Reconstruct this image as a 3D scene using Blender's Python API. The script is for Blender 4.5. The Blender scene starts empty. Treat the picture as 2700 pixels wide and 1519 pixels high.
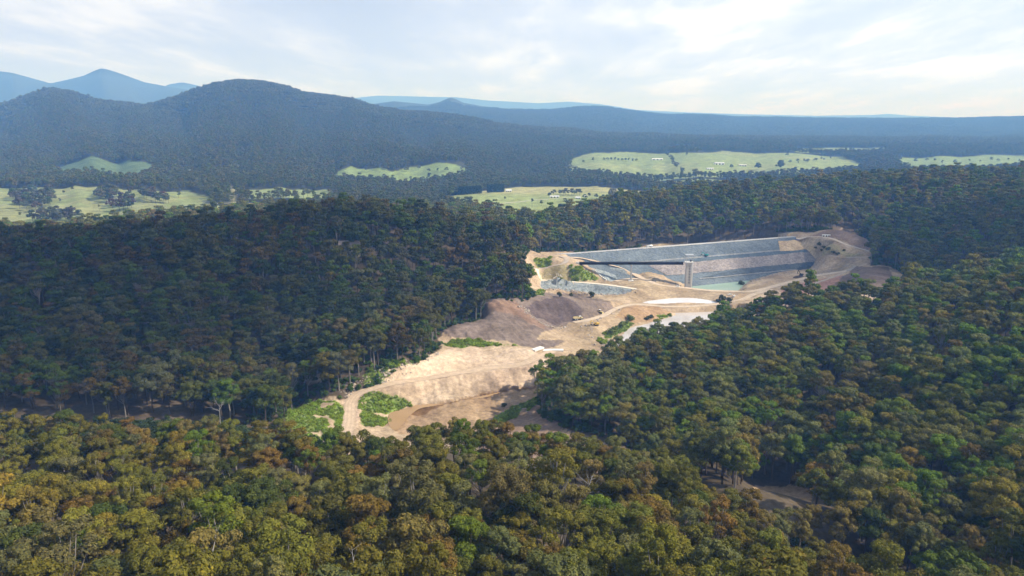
import bpy, math, random
import numpy as np
from mathutils import Vector

SEED = 11
rng = np.random.default_rng(SEED)
random.seed(SEED)
sc = bpy.context.scene
COL = sc.collection

# ------------------------------------------------------------------ camera
W0, H0, F = 2700.0, 1519.0, 1900.0
PITCH = math.radians(13.14)
CZ = 200.0
cam_d = bpy.data.cameras.new("camera")
cam_d.sensor_width = 36.0
cam_d.lens = 36.0 * F / W0
cam_d.clip_start = 1.0
cam_d.clip_end = 90000.0
cam = bpy.data.objects.new("camera", cam_d)
cam.location = (0, 0, CZ)
cam.rotation_euler = (math.pi / 2 - PITCH, 0, 0)
COL.objects.link(cam)
sc.camera = cam

# ------------------------------------------------------------------ light
SUN_AZ, SUN_EL = math.radians(97), math.radians(40)
S = Vector((math.sin(SUN_AZ) * math.cos(SUN_EL), math.cos(SUN_AZ) * math.cos(SUN_EL), math.sin(SUN_EL)))
sun_d = bpy.data.lights.new("sun", 'SUN')
sun_d.energy = 5.0
sun_d.angle = math.radians(0.53)
sun_d.color = (1.0, 0.94, 0.85)
sun = bpy.data.objects.new("sun", sun_d)
sun.rotation_euler = S.to_track_quat('Z', 'Y').to_euler()
sun.location = (300, 0, 700)
COL.objects.link(sun)

world = bpy.data.worlds.new("World")
sc.world = world
world.use_nodes = True
nt = world.node_tree
nt.nodes.clear()
def N(t, kind, **kw):
    n = t.nodes.new(kind)
    for k, v in kw.items():
        setattr(n, k, v)
    return n
def inp(n, d):
    for k, v in d.items():
        n.inputs[k].default_value = v
    return n
def math_node(t, op, a=None, b=None, clamp=False):
    n = N(t, 'ShaderNodeMath', operation=op, use_clamp=clamp)
    for i, q in enumerate((a, b)):
        if q is None:
            continue
        if isinstance(q, (int, float)):
            n.inputs[i].default_value = q
        else:
            t.links.new(q, n.inputs[i])
    return n.outputs[0]
def ramp(t, fac, stops):
    n = N(t, 'ShaderNodeValToRGB')
    el = n.color_ramp.elements
    while len(el) < len(stops):
        el.new(0.5)
    for e, (p, c) in zip(el, stops):
        e.position = p
        e.color = tuple(c) + ((1,) if len(c) == 3 else ())
    if fac is not None:
        t.links.new(fac, n.inputs[0])
    return n.outputs[0]
def mixc(t, fac, a, b, blend='MIX'):
    n = N(t, 'ShaderNodeMix', data_type='RGBA', blend_type=blend)
    for i, q in ((0, fac), (6, a), (7, b)):
        if isinstance(q, (int, float)):
            n.inputs[i].default_value = q
        elif isinstance(q, tuple):
            n.inputs[i].default_value = q if len(q) == 4 else q + (1,)
        else:
            t.links.new(q, n.inputs[i])
    return n.outputs[2]

# sky: physical sky behind a broken layer of thin cumulus, the same all round
tc = N(nt, 'ShaderNodeTexCoord')
sep = N(nt, 'ShaderNodeSeparateXYZ')
nt.links.new(tc.outputs['Generated'], sep.inputs[0])
sky = N(nt, 'ShaderNodeTexSky', sky_type='NISHITA', sun_disc=False)
sky.sun_elevation, sky.sun_rotation = SUN_EL, SUN_AZ
sky.air_density, sky.dust_density, sky.ozone_density = 1.0, 1.2, 1.0
zz = math_node(nt, 'ADD', math_node(nt, 'MAXIMUM', sep.outputs[2], 0.0), 0.09)
px_ = math_node(nt, 'DIVIDE', sep.outputs[0], zz)
py_ = math_node(nt, 'DIVIDE', sep.outputs[1], zz)
comb = N(nt, 'ShaderNodeCombineXYZ')
nt.links.new(px_, comb.inputs[0]); nt.links.new(py_, comb.inputs[1])
def cnoise(scale, detail, rough, loc, dist=0.0, src=None):
    mp = N(nt, 'ShaderNodeMapping')
    mp.inputs['Location'].default_value = loc
    mp.inputs['Scale'].default_value = (1.0, 0.36, 1.0)
    nt.links.new(src or comb.outputs[0], mp.inputs[0])
    n = inp(N(nt, 'ShaderNodeTexNoise'), {'Scale': scale, 'Detail': detail, 'Roughness': rough, 'Distortion': dist})
    nt.links.new(mp.outputs[0], n.inputs['Vector'])
    return n.outputs['Fac']
n1 = cnoise(0.75, 7, 0.52, (3.1, 8.2, 0), 0.1)
n2 = cnoise(1.7, 6, 0.54, (13.7, 1.2, 0), 0.15)
n3 = cnoise(0.30, 4, 0.5, (1.7, 4.9, 0))
air = ramp(nt, sep.outputs[2], [(0.0, (1, 1, 1)), (0.12, (.86, .86, .86)), (0.32, (.30, .30, .30)), (0.7, (.06, .06, .06))])
cov = math_node(nt, 'ADD', math_node(nt, 'MULTIPLY', n1, 0.62), math_node(nt, 'MULTIPLY', n3, 0.38))
cov = ramp(nt, cov, [(0.36, (0, 0, 0)), (0.56, (1, 1, 1))])
puff = ramp(nt, n2, [(0.50, (0, 0, 0)), (0.64, (1, 1, 1))])
veil = mixc(nt, air, sky.outputs[0], (11.4, 13.3, 17.2))
grey = mixc(nt, ramp(nt, n2, [(0.36, (0, 0, 0)), (0.62, (1, 1, 1))]), (11.6, 13.2, 16.4), (16.0, 16.8, 18.2))
cloudy = mixc(nt, math_node(nt, 'MULTIPLY', cov, math_node(nt, 'ADD', math_node(nt, 'MULTIPLY', air, 0.5), 0.4)), veil, grey)
cloudy = mixc(nt, math_node(nt, 'MULTIPLY', math_node(nt, 'MULTIPLY', puff, cov), math_node(nt, 'MULTIPLY', air, 0.75)), cloudy, (18.0, 18.2, 18.6))
low = ramp(nt, sep.outputs[2], [(0.0, (1, 1, 1)), (0.10, (0, 0, 0))])
skycol = mixc(nt, math_node(nt, 'MULTIPLY', low, 0.45), cloudy, (12.2, 14.8, 19.6))
# thin cloud glows a little towards the sun's side of the sky
vd = N(nt, 'ShaderNodeVectorMath', operation='DOT_PRODUCT'); vd.inputs[1].default_value = tuple(S)
nt.links.new(tc.outputs['Generated'], vd.inputs[0])
glow = math_node(nt, 'ADD', math_node(nt, 'MULTIPLY', vd.outputs['Value'], 0.22), 0.945)
vm = N(nt, 'ShaderNodeVectorMath', operation='SCALE'); nt.links.new(skycol, vm.inputs[0]); nt.links.new(glow, vm.inputs['Scale'])
skycol = vm.outputs[0]
bg = N(nt, 'ShaderNodeBackground')
bg.inputs['Strength'].default_value = 0.055
nt.links.new(skycol, bg.inputs['Color'])
wo = N(nt, 'ShaderNodeOutputWorld')
nt.links.new(bg.outputs[0], wo.inputs['Surface'])

vs = sc.view_settings
vs.view_transform = 'Standard'
vs.look = 'None'
vs.gamma = 1.0
vs.use_curve_mapping = False
vs.exposure = 0.32
cy = sc.cycles
cy.max_bounces = 6
cy.diffuse_bounces = 2
cy.glossy_bounces = 2
cy.transmission_bounces = 3
cy.volume_bounces = 4
cy.transparent_max_bounces = 8
cy.use_denoising = True
cy.denoiser = 'OPENIMAGEDENOISE'
cy.caustics_reflective = cy.caustics_refractive = False
cy.sample_clamp_indirect = 6.0

# ------------------------------------------------------------------ small maths
cP, sP = math.cos(PITCH), math.sin(PITCH)
def ray(u, v):
    a, b = (u - W0 / 2) / F, (H0 / 2 - v) / F
    return np.array([a, cP + b * sP, -sP + b * cP])
def at_z(u, v, z):                       # point of the pixel's ray at height z
    d = ray(u, v); t = (z - CZ) / d[2]
    return np.array([d[0] * t, d[1] * t, z])
def at_y(u, v, y):                       # point of the pixel's ray at forward distance y
    d = ray(u, v); t = y / d[1]
    return np.array([d[0] * t, y, CZ + d[2] * t])
def project(p):
    p = np.asarray(p, float)
    x, y, z = p[..., 0], p[..., 1], p[..., 2] - CZ
    dep = y * cP - z * sP
    up = y * sP + z * cP
    return W0 / 2 + F * x / dep, H0 / 2 - F * up / dep, dep
def sstep(a, b, x):
    t = np.clip((np.asarray(x, float) - a) / (b - a), 0, 1)
    return t * t * (3 - 2 * t)
def _hash(i, j, s):
    n = (i.astype(np.int64) * 374761393 + j.astype(np.int64) * 668265263 + s * 1442695041) & 0x7fffffff
    n = (n ^ (n >> 13)) * 1274126177 & 0x7fffffff
    return ((n ^ (n >> 16)) & 0xffffff) / float(0xffffff)
def vnoise(x, y, s=0):
    xi, yi = np.floor(x), np.floor(y)
    fx, fy = x - xi, y - yi
    fx = fx * fx * (3 - 2 * fx); fy = fy * fy * (3 - 2 * fy)
    xi = xi.astype(np.int64); yi = yi.astype(np.int64)
    a = _hash(xi, yi, s); b = _hash(xi + 1, yi, s); c = _hash(xi, yi + 1, s); d = _hash(xi + 1, yi + 1, s)
    return (a * (1 - fx) + b * fx) * (1 - fy) + (c * (1 - fx) + d * fx) * fy
def fbm(x, y, s=0, oct=4):
    r = 0; amp = 0.5; tot = 0
    for o in range(oct):
        r = r + amp * vnoise(x * 2 ** o + 17.3 * o, y * 2 ** o - 9.1 * o, s + o); tot += amp; amp *= 0.5
    return r / tot * 2 - 1

# ------------------------------------------------------------------ landform
CTRL = []
def G(u, v, z): CTRL.append(tuple(at_z(u, v, z)))            # bare ground seen at a pixel
def C(u, v, y, h=26.0):                                      # canopy seen at a pixel, ground h below
    p = at_y(u, v, y); CTRL.append((p[0], p[1], p[2] - h))
def Wp(x, y, z): CTRL.append((x, y, z))
# hill in front
for u, v, y in [(136,1093,300),(400,1110,295),(690,1082,305),(830,1120,285),(920,1150,276),(1149,1122,286),(1300,1150,276),(1490,1210,255),
                (1700,1235,248),(1940,1310,222),(2050,1380,205),(2200,1420,190),(2290,1510,172),(0,1519,140),(700,1519,135),
                (1350,1519,135),(2000,1519,145),(500,1300,200),(1000,1310,200),(1500,1330,195),(100,1300,205)]:
    C(u, v, y, (27.0 if 800 < u < 1000 else 19.0 if 1000 < u < 1750 else 24.0 if u < 900 else 24.0) if y > 230 else 29.0)
for x, y, z in [(0,60,104),(0,0,112),(-160,40,104),(160,40,98),(0,-150,112),(-220,200,78),(-330,300,60),(-450,330,55),(260,120,74)]:
    Wp(x, y, z)
# valley floor behind it, left
for u, v, z in [(300,1100,26),(60,1105,28),(600,1095,20),(780,1085,12),(850,1010,14)]:
    G(u, v, z)
# sand pit
for u, v, z in [(920,1150,6),(905,1085,8),(930,1035,11),(1000,1110,1.5),(1040,1070,1.5),(1072,1090,0),(1200,1090,0.5),(1106,1068,0.5),(1280,1045,0.5),
                (1409,1018,0.5),(1350,1110,2),(1400,1075,3),(1021,1018,12),(1213,980,12),(1405,962,12),(1100,1000,12),(1300,968,12),
                (1234,915,17),(1277,942,14),(1080,975,18),(1130,945,20),(1340,930,14),(1460,930,10),(1420,1110,6),(1480,1135,7),(1560,1165,8),(1640,1195,8),(1700,1228,9),
                (1320,1150,3),(1450,1190,5)]:
    G(u, v, z)
# spoil area and river
for u, v, z in [(1180,905,19),(1277,900,18),(1390,905,14),(1500,905,8),(1166,875,22),(1213,855,25),(1273,842,27),(1285,805,33),(1354,792,32),(1425,778,30),
                (1405,850,18),(1439,876,15),(1460,845,13),(1520,842,12),(1585,826,12),(1565,860,10),(1430,800,26),(1500,800,24),(1560,795,20),(1620,800,14),
                (1645,850,5),(1610,880,3),(1570,905,3),(1640,880,0),(1680,870,0),(1720,850,0),(1796,828,0),(1840,815,0),(1740,815,5),(1650,825,10),
                (1757,793,3),(1700,795,3.5),(1860,795,3.5),(1790,783,5),(1700,775,9),(1740,808,7),(1890,812,7),(1660,808,9)]:
    G(u, v, z)
# dam site
for u, v, z in [(1467,671,39),(1430,668,42),(1395,690,41),(1400,660,46),(1527,698,34),(1495,690,37),(1470,715,30),(1430,725,24),(1590,712,24),(1600,745,14),(1640,725,16),
                (1560,735,18),(1420,739,18),(1550,748,15),(1676,763,12),(1428,760,14),(1602,779,8),(1500,768,10),(1692,739,14),(1738,751,11),
                (1804,759,7),(1866,767,7),(1932,769,8),(1990,767,10),(1760,735,12),(1700,722,18),(1860,757,3),(1913,752,0),(1960,735,0),(1890,745,0),
                (2068,746,10),(2146,728,13),(2235,714,19),(2000,745,7),(2100,716,9.5),(2040,731,7),(2080,760,10),(2160,750,13),(2230,750,19),(2150,704,12),(2180,680,27),
                (2185,700,19),(2260,690,27),(2290,660,36),(2170,660,33),(2230,640,42),(2180,630,43),(2110,622,42),(2080,627,40),(2146,615,46),(2215,606,50),(2265,625,46),
                (2330,745,27),(2300,715,26)]:
    G(u, v, z)
for x, y, z in [(150,1040,3),(300,1060,6),(220,1000,6),(60,960,22),(120,930,14),(240,900,0),(300,930,2),(330,950,8)]:
    Wp(x, y, z)
# ridge at the side of the pit
for u, v, y in [(1452,932,505),(1576,922,515),(1695,858,560),(1835,838,590),(1913,805,640),(2060,762,640),(2301,748,620),(2515,740,560),(2700,706,520),
                (2000,1000,450),(2400,1000,400),(2650,1000,370),(2650,1200,290),(2450,1250,285),(2650,1400,215),(2650,1519,175),(1700,1050,430),(2000,1180,345),(2250,860,520),(2600,850,450)]:
    C(u, v, y, 35.0 if 1600 < u < 2000 and v < 900 else 30.0)
for x, y, z in [(128,326,20),(150,300,24),(118,350,15),(330,150,66),(450,350,72),(600,500,92),(700,650,80)]:
    Wp(x, y, z)
# forested hill on the other side
for u, v, y in [(179,579,700),(0,600,680),(543,560,760),(848,534,800),(978,526,820),(1125,534,860),(1250,555,880),(1348,578,900),(1400,628,880),(1200,720,700),
                (900,760,620),(500,760,580),(200,760,560),(500,900,480),(200,900,470),(780,955,488),(1050,700,680),(50,900,460)]:
    C(u, v, y, 42.0 if (u < 700 and v < 620) else 40.0 if 1100 < u < 1360 and v < 600 else 33.0)
for u, v, z in [(1270,847,20),(1150,932,21),(1000,980,19)]:
    G(u, v, z)
for x, y, z in [(-500,900,40),(-300,1050,30),(-80,1080,30),(40,1060,25),(-700,1000,20),(-600,550,60),(-700,750,70),(-500,420,45)]:
    Wp(x, y, z)
# ridge behind the dam
for u, v, y in [(1528,556,1050),(1653,526,1100),(1818,512,1150),(1924,492,1200),(2254,476,1250),(2420,468,1250),(2584,466,1250),(2700,470,1280),(1900,560,1090),(2150,540,1120),
                (2400,612,930),(2600,602,880),(2450,705,790),(2700,545,950),(2500,525,1100),(2290,600,1060),(2650,690,700),(2700,437,1750),(2480,445,1700)]:
    C(u, v, y, 43.0 if u < 1700 and v < 560 else 37.0 if u < 1850 else 31.0)
for x, y, z in [(100,1350,10),(400,1600,10),(800,1700,30),(900,1000,90),(1000,1300,95)]:
    Wp(x, y, z)
# farmland
for u, v, z in [(1450,565,-4),(1350,570,-4),(1700,505,0),(1500,500,0),(1250,520,0),(1470,452,5),(1600,455,4),(1660,402,38),(1850,410,34),(1950,403,38),(2200,415,30),(2000,450,5),
                (2250,440,8),(2500,420,12),(2690,420,12),(2400,450,6),(200,560,0),(50,540,6),(30,615,-5),(300,500,18),(500,520,10),(700,540,0),(400,445,24),(250,450,22),(300,478,8),
                (900,480,0),(1150,434,44),(1240,458,8),(1000,446,26),(920,450,16),(1100,470,4),(700,470,6),(100,470,12)]:
    G(u, v, z)
CTRL = np.array(CTRL)
def warp(x, y):
    ym = np.maximum(y, 40.0)
    return np.stack([x / (ym + 130) * 2.2, np.log(ym + 130) * 1.6 + np.minimum(y - 40, 0) * 0.003], -1)
def _phi(r2):
    return 0.5 * r2 * np.log(r2 + 1e-9)
_P = warp(CTRL[:, 0], CTRL[:, 1])
_n = len(_P)
_d2 = ((_P[:, None] - _P[None]) ** 2).sum(-1)
_A = np.zeros((_n + 3, _n + 3))
_A[:_n, :_n] = _phi(_d2) + np.eye(_n) * 2.2e-4
_A[:_n, _n] = 1; _A[:_n, _n + 1:] = _P
_A[_n:, :_n] = _A[:_n, _n:].T
_w = np.linalg.solve(_A, np.concatenate([CTRL[:, 2], np.zeros(3)]))
def tps(x, y):
    sh = x.shape
    q = warp(x.ravel(), y.ravel())
    out = np.empty(len(q))
    for i in range(0, len(q), 20000):
        c = q[i:i + 20000]
        d2 = (c[:, :1] - _P[None, :, 0]) ** 2 + (c[:, 1:] - _P[None, :, 1]) ** 2
        out[i:i + 20000] = _phi(d2) @ _w[:_n] + _w[_n] + c @ _w[_n + 1:]
    return out.reshape(sh)

# far ranges: skyline, distance, front and back widths
RANGES = [
    (4700, 1250, 1500, [(-700,330),(-300,300),(0,283),(60,270),(110,250),(150,240),(190,248),(250,268),(330,278),(400,285),(470,262),(540,238),(585,226),(640,219),(700,222),(745,232),(800,250),(860,256),(920,266),(980,285),(1050,298),(1130,303),(1220,316),(1300,332),(1450,350),(1650,360),(2000,370),(2700,372),(3400,375)]),
    (11500, 2200, 2500, [(-700,205),(-200,190),(0,186),(50,192),(147,220),(185,212),(236,200),(262,188),(285,179),(306,185),(348,200),(391,216),(451,229),(520,240),(600,252),(800,300),(1000,330),(3400,350)]),
    (15500, 2000, 2500, [(-700,330),(380,330),(420,240),(455,222),(490,216),(520,222),(560,234),(700,300),(3400,340)]),
    (9000, 1900, 2600, [(-700,340),(700,330),(900,300),(980,275),(1040,267),(1090,272),(1130,276),(1160,269),(1178,261),(1190,257),(1204,262),(1222,271),(1270,280),(1340,288),(1450,288),(1530,280),(1575,279),(1650,288),(1750,299),(1900,305),(2100,309),(2300,313),(2500,312),(2600,307),(2700,307),(3400,310)]),
    (20000, 3000, 3500, [(-700,300),(700,300),(900,262),(1000,252),(1100,254),(1200,256),(1290,265),(1350,268),(1420,272),(1500,268),(1580,274),(1680,290),(1800,296),(1950,301),(2150,305),(2300,303),(2340,300),(2400,305),(2500,309),(2700,312),(3400,312)]),
]
def land(x, y):
    x = np.asarray(x, float); y = np.asarray(y, float)
    yc = np.clip(y, -400, 3600)
    near = tps(np.clip(x, -1.1 * (np.maximum(yc, 0) + 260), 1.1 * (np.maximum(yc, 0) + 260)), yc)
    near = np.clip(near, -25, 125)
    near = near + fbm(x / 70, y / 70, 3, 3) * 2.0 * sstep(60, 400, np.maximum(y, 0)) * (1 - SITE(x, y))
    near = near + fbm(x / 260, y / 260, 31, 2) * 7.0 * sstep(1350, 1900, y)
    far = 8 + 135 * sstep(4200, 9500, y) + fbm(x / 900, y / 900, 9, 4) * 28 * sstep(3000, 6000, y)
    k = sstep(2900, 3700, y)
    z = near * (1 - k) + far * k
    a = x / np.maximum(y, 500.0)
    for i, (D, wf, wb, sk) in enumerate(RANGES):
        m = y > D - 3.2 * wf
        if not m.any():
            continue
        xm, ym, am = x[m], y[m], a[m]
        us = np.array([p[0] for p in sk], float); vss = np.array([p[1] for p in sk], float)
        u = W0 / 2 + F * am / cP
        vv = np.interp(u, us, vss)
        sp = fbm(am * 9 + i * 5, np.zeros_like(am) + i, 40 + i, 3)
        Dm = D * (1 + 0.07 * fbm(am * 3.0, np.zeros_like(am), 60 + i, 2))
        th = PITCH + np.arctan((vv - H0 / 2) / F)
        hr = CZ - Dm * np.tan(th)
        spur = 1 + 0.42 * fbm(am * 16, ym / 2600.0, 80 + i, 3)
        t = (ym - Dm) / np.where(ym < Dm, wf * spur, wb)
        g = np.exp(-np.abs(t) ** 1.7 * 1.15)
        g = g * (1 + 0.10 * fbm(xm / (D * .08), ym / (D * .08), 90 + i, 4) * sstep(0.02, 0.4, np.abs(t)))
        zz_ = np.maximum(hr - z[m], 0) * g
        z[m] = z[m] + zz_
    return z
SITE = lambda x, y: 0.0
def pip(x, y, poly):
    poly = np.asarray(poly)[:, :2]
    inside = np.zeros(x.shape, bool)
    bb = (x >= poly[:, 0].min()) & (x <= poly[:, 0].max()) & (y >= poly[:, 1].min()) & (y <= poly[:, 1].max())
    if not bb.any():
        return inside
    xs, ys = x[bb], y[bb]; r = np.zeros(xs.shape, bool)
    j = len(poly) - 1
    for i in range(len(poly)):
        xi, yi = poly[i]; xj, yj = poly[j]
        if yi != yj:
            c = ((yi > ys) != (yj > ys)) & (xs < (xj - xi) * (ys - yi) / (yj - yi) + xi)
            r ^= c
        j = i
    inside[bb] = r
    return inside
def hits(pts, fn=None, ymin=100.0, ymax=6500.0):
    fn = fn or land
    ys = ymin * (ymax / ymin) ** np.linspace(0, 1, 700)
    out = []
    D = np.array([ray(u, v) for u, v in pts])
    T = ys[None] / D[:, 1:2]
    X = D[:, :1] * T; Z = CZ + D[:, 2:] * T; Y = np.broadcast_to(ys, X.shape)
    Hh = fn(X, Y)
    below = Z < Hh
    for k in range(len(pts)):
        b = below[k]
        idx = np.nonzero(b[1:] & ~b[:-1])[0]
        i = idx[0] if len(idx) else int(np.argmin(np.abs(Z[k] - Hh[k])))
        i2 = min(i + 1, len(ys) - 1)
        d0, d1 = Z[k, i] - Hh[k, i], Z[k, i2] - Hh[k, i2]
        f = d0 / (d0 - d1) if d0 != d1 else 0
        yy = ys[i] + (ys[i2] - ys[i]) * min(max(f, 0), 1)
        t = yy / D[k, 1]
        out.append((D[k, 0] * t, yy, CZ + D[k, 2] * t))
    return np.array(out)

# ------------------------------------------------------------------ site outlines (photo pixels laid on the ground)
c3 = lambda pts: [(880 + .2329 * x, 860 + .2329 * y) for x, y in pts]
c2 = lambda pts: [(850 + .427 * x, 720 + .427 * y) for x, y in pts]
c1 = lambda pts: [(1350 + .3882 * x, 560 + .3882 * y) for x, y in pts]
CLEARED = hits([(1462,664),(1425,664),(1392,672),(1378,700),(1400,770),(1424,786),(1354,792),(1277,803),(1273,842),(1213,854),(1166,876),(1155,893),(1166,914),
    (1149,935),(1123,952),(1089,965),(1008,987),(1000,1008),(935,1022),(893,1048),(850,1050),(775,1072),(745,1112),(800,1150),(900,1200),(1100,1185),(1250,1195),(1450,1245),(1640,1262),(1715,1240),
    (1650,1200),(1560,1150),(1480,1128),(1420,1100),(1418,1045),(1440,1012),(1576,990),(1690,930),(1832,902),(1917,866),(1971,846),(2060,822),(2126,806),(2180,806),(2301,800),
    (2385,790),(2395,735),(2350,706),(2293,702),(2300,655),(2290,636),(2258,616),(2220,603),(2177,607),(2146,613),(2100,611),(2049,619),(1900,632),(1700,648)], ymin=345)
GAP = hits([(1925,1292),(1990,1276),(2085,1278),(2140,1290),(2150,1340),(2090,1385),(2010,1410),(1930,1360)], ymin=255)
GAP2 = hits([(800,990),(840,985),(862,996),(845,1012),(805,1014)], ymin=345)
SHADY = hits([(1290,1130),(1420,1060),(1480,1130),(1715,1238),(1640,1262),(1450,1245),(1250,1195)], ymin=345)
PASTURE = [hits(p, ymin=1200) for p in (
    [(1469,451),(1515,416),(1660,399),(1850,404),(1924,399),(2208,413),(2290,440),(2200,460),(1800,472),(1600,468)],
    [(2353,415),(2700,411),(2800,411),(2800,442),(2480,452),(2392,456)],
    [(2360,378),(2600,381),(2640,388),(2380,387)],
    [(1119,536),(1191,515),(1380,492),(1600,494),(1830,506),(1720,528),(1620,548),(1450,595),(1360,595),(1290,565),(1200,555)],
    [(-60,496),(40,498),(150,500),(200,490),(260,494),(330,502),(420,510),(500,500),(520,515),(560,538),(640,533),(760,530),(850,521),(850,545),(560,575),(400,590),(-60,640)],
    [(140,442),(175,437),(300,434),(440,436),(410,455),(360,478),(300,476),(150,462)],
    [(880,457),(940,440),(1030,451),(1080,437),(1150,432),(1265,458),(1210,470),(890,476)],
    [(600,540),(615,512),(640,490),(655,495),(640,520),(625,540)],
    [(1755,388),(1820,384),(1830,392),(1770,396)],
    [(470,447),(560,442),(640,444),(660,454),(520,460)],
    [(2080,392),(2330,390),(2345,401),(2110,403)],
    [(640,503),(760,496),(890,502),(890,524),(700,522)],
    [(1690,484),(1800,476),(1960,480),(1900,494),(1760,497)],
)]
def SITE(x, y):
    return pip(x, y, CLEARED).astype(float)

SAND = hits(c3([(1190,290),(1440,215),(1560,240),(2200,250),(2330,300),(2420,480),(2300,520),(2000,520),(1500,560),(1100,610),(700,660),(450,700),(330,770),(300,860),(270,960),(310,1100),(180,1240),(90,1180),(120,1000),(80,820),(200,720),(520,560),(560,500),(700,480),(1000,370)]), ymin=345)
SLOPE = hits(c3([(450,690),(700,650),(1100,600),(1500,550),(2000,510),(2330,470),(2420,600),(2300,640),(1700,760),(1350,830),(900,890),(760,800),(460,780),(350,770)]), ymin=345)
PIT = hits(c3([(650,1010),(900,890),(1350,830),(1700,760),(2300,640),(2440,720),(2290,810),(1950,960),(1780,1090),(1600,1200),(1200,1300),(700,1200),(600,1110)]), ymin=345)
WETPIT = hits(c3([(900,900),(1350,835),(1700,765),(2300,650),(2280,700),(1800,800),(1300,880),(900,1010),(760,1000)]), ymin=345)
SPOIL = hits(c2([(1360,130),(1480,110),(1640,130),(1800,190),(1760,230),(1700,250),(1600,290),(1450,330),(1330,400),(1500,430),(1450,460),(1300,470),(1180,430),(960,405),(780,400),(730,370),(860,310),(985,285),(1000,190),(1200,160)]), ymin=345)
SPOIL_SHADE = hits(c2([(1240,210),(1350,165),(1480,150),(1560,180),(1620,230),(1600,280),(1480,310),(1380,300),(1280,250)]), ymin=345)  # heap face in shade, the shade put into its soil colour
REDD = hits(c2([(1000,215),(1180,165),(1230,200),(1290,270),(1400,340),(1350,345),(1200,260),(1080,240)]), ymin=345)
GRASS = [hits(c3(p), ymin=345) for p in (
    [(320,830),(370,780),(470,785),(560,800),(740,800),(860,860),(890,900),(760,950),(640,1000),(300,960),(285,910)],
    [(310,970),(460,1000),(640,1040),(640,1090),(500,1150),(330,1120)],
    [(1770,1090),(1900,990),(2000,950),(2290,810),(2350,850),(2200,960),(2000,1060),(1850,1130)],
    [(1250,220),(1320,150),(1600,145),(1800,180),(2080,215),(1900,222),(1600,212),(1450,245)],
    [(340,560),(430,450),(640,400),(900,390),(900,420),(640,490),(530,600),(350,640)],
    [(-500,930),(-200,850),(0,860),(80,870),(115,1010),(80,1180),(-200,1200),(-560,1130)])]
GRASS += [hits(c1(p), ymin=345) for p in (
    [(130,330),(160,310),(280,300),(330,325),(260,345),(180,368),(120,360)],
    [(380,370),(430,365),(520,400),(580,440),(590,458),(520,455),(450,430),(400,395)],
    [(230,425),(300,410),(420,440),(480,455),(330,448)],
    [(170,545),(210,540),(210,570),(170,575)],
    [(620,830),(760,740),(830,740),(800,780),(700,840),(620,900),(580,880)],
    [(990,700),(1060,690),(1080,700),(1000,725)])]
DRY = [hits(c1(p), ymin=345) for p in ([(180,420),(400,370),(580,450),(540,470),(190,455)], [(2080,230),(2140,210),(2300,280),(2420,290),(2300,300),(2090,290)])]
REVET = hits(c1([(190,462),(400,475),(640,495),(845,522),(760,552),(680,562),(600,556),(480,535),(200,512)]), ymin=345)
CHUTE = hits(c1([(545,385),(650,372),(690,395),(780,435),(670,466),(640,462)]), ymin=345)
BANKR = hits(c1([(760,640),(840,630),(1000,640),(1110,680),(1050,720),(900,745),(820,740),(700,720)]), ymin=345)
PINK = hits(c1([(1830,505),(1960,480),(2250,420),(2230,450),(2140,520),(2000,560),(1830,540)]), ymin=345)
DARKR = hits(c1([(2240,440),(2330,360),(2430,370),(2560,380),(2620,480),(2480,560),(2150,560),(2140,520)]), ymin=345)
BROWNH = hits(c1([(2000,160),(2050,150),(2130,125),(2230,112),(2340,150),(2430,230),(2420,260),(2300,215),(2180,170)]), ymin=345)
TANB = hits(c1([(1810,190),(1850,170),(2060,180),(2080,260),(1990,262),(1810,230)]), ymin=345)

# ------------------------------------------------------------------ roads: pixel, height -> world polyline
def spline(P, n=10):
    P = np.asarray(P, float)
    Q = np.vstack([2 * P[0] - P[1], P, 2 * P[-1] - P[-2]])
    out = []
    for i in range(1, len(Q) - 2):
        for t in np.linspace(0, 1, n, endpoint=False):
            a, b, c, d = Q[i - 1], Q[i], Q[i + 1], Q[i + 2]
            out.append(.5 * ((2 * b) + (c - a) * t + (2 * a - 5 * b + 4 * c - d) * t * t + (3 * b - 3 * c + d - a) * t ** 3))
    out.append(P[-1])
    return np.array(out)
def gpath(px, width, name, label, col, n=8, ymin=345, sm=14, zs=None, pts=None):
    p = np.array([at_z(u, v, z) for (u, v), z in zip(px, zs)]) if zs is not None else hits(px, ymin=ymin)
    if pts is not None:
        p = pts
    p = spline(p, n)
    if zs is not None or pts is not None:
        return dict(p=p, w=width, name=name, label=label, col=col)
    z = land(p[:, 0], p[:, 1])
    for _ in range(sm):
        z[1:-1] = (z[:-2] + 2 * z[1:-1] + z[2:]) / 4
    p[:, 2] = z
    return dict(p=p, w=width, name=name, label=label, col=col)
# dam axis
CRZ = 40.0
DA, DB = at_z(1472, 671.5, CRZ), at_z(2092, 624.5, CRZ)
dax = (DB - DA)[:2]; DLEN = float(np.hypot(*dax)); dax = dax / DLEN
dnr = np.array([dax[1], -dax[0]])                        # towards the reservoir side
def face_hit(u, v, lift=0.7):                            # pixel's ray on the upstream face of the dam
    d = ray(u, v); nd = d[0] * dnr[0] + d[1] * dnr[1]; n0 = -DA[0] * dnr[0] - DA[1] * dnr[1]
    t = (CRZ + lift - CZ - (n0 - 4) / 1.68) / (d[2] + nd / 1.68)
    return np.array([d[0] * t, d[1] * t, CZ + d[2] * t])
RAMP = np.array([at_z(*c1([(352, 304)])[0], 39.6)] + [face_hit(*q) for q in c1([(470, 305), (560, 322), (650, 345), (740, 372)])] + [at_z(*c1([(815, 408)])[0], 19.0), at_z(*c1([(900, 452)])[0], 14.3)])
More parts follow.
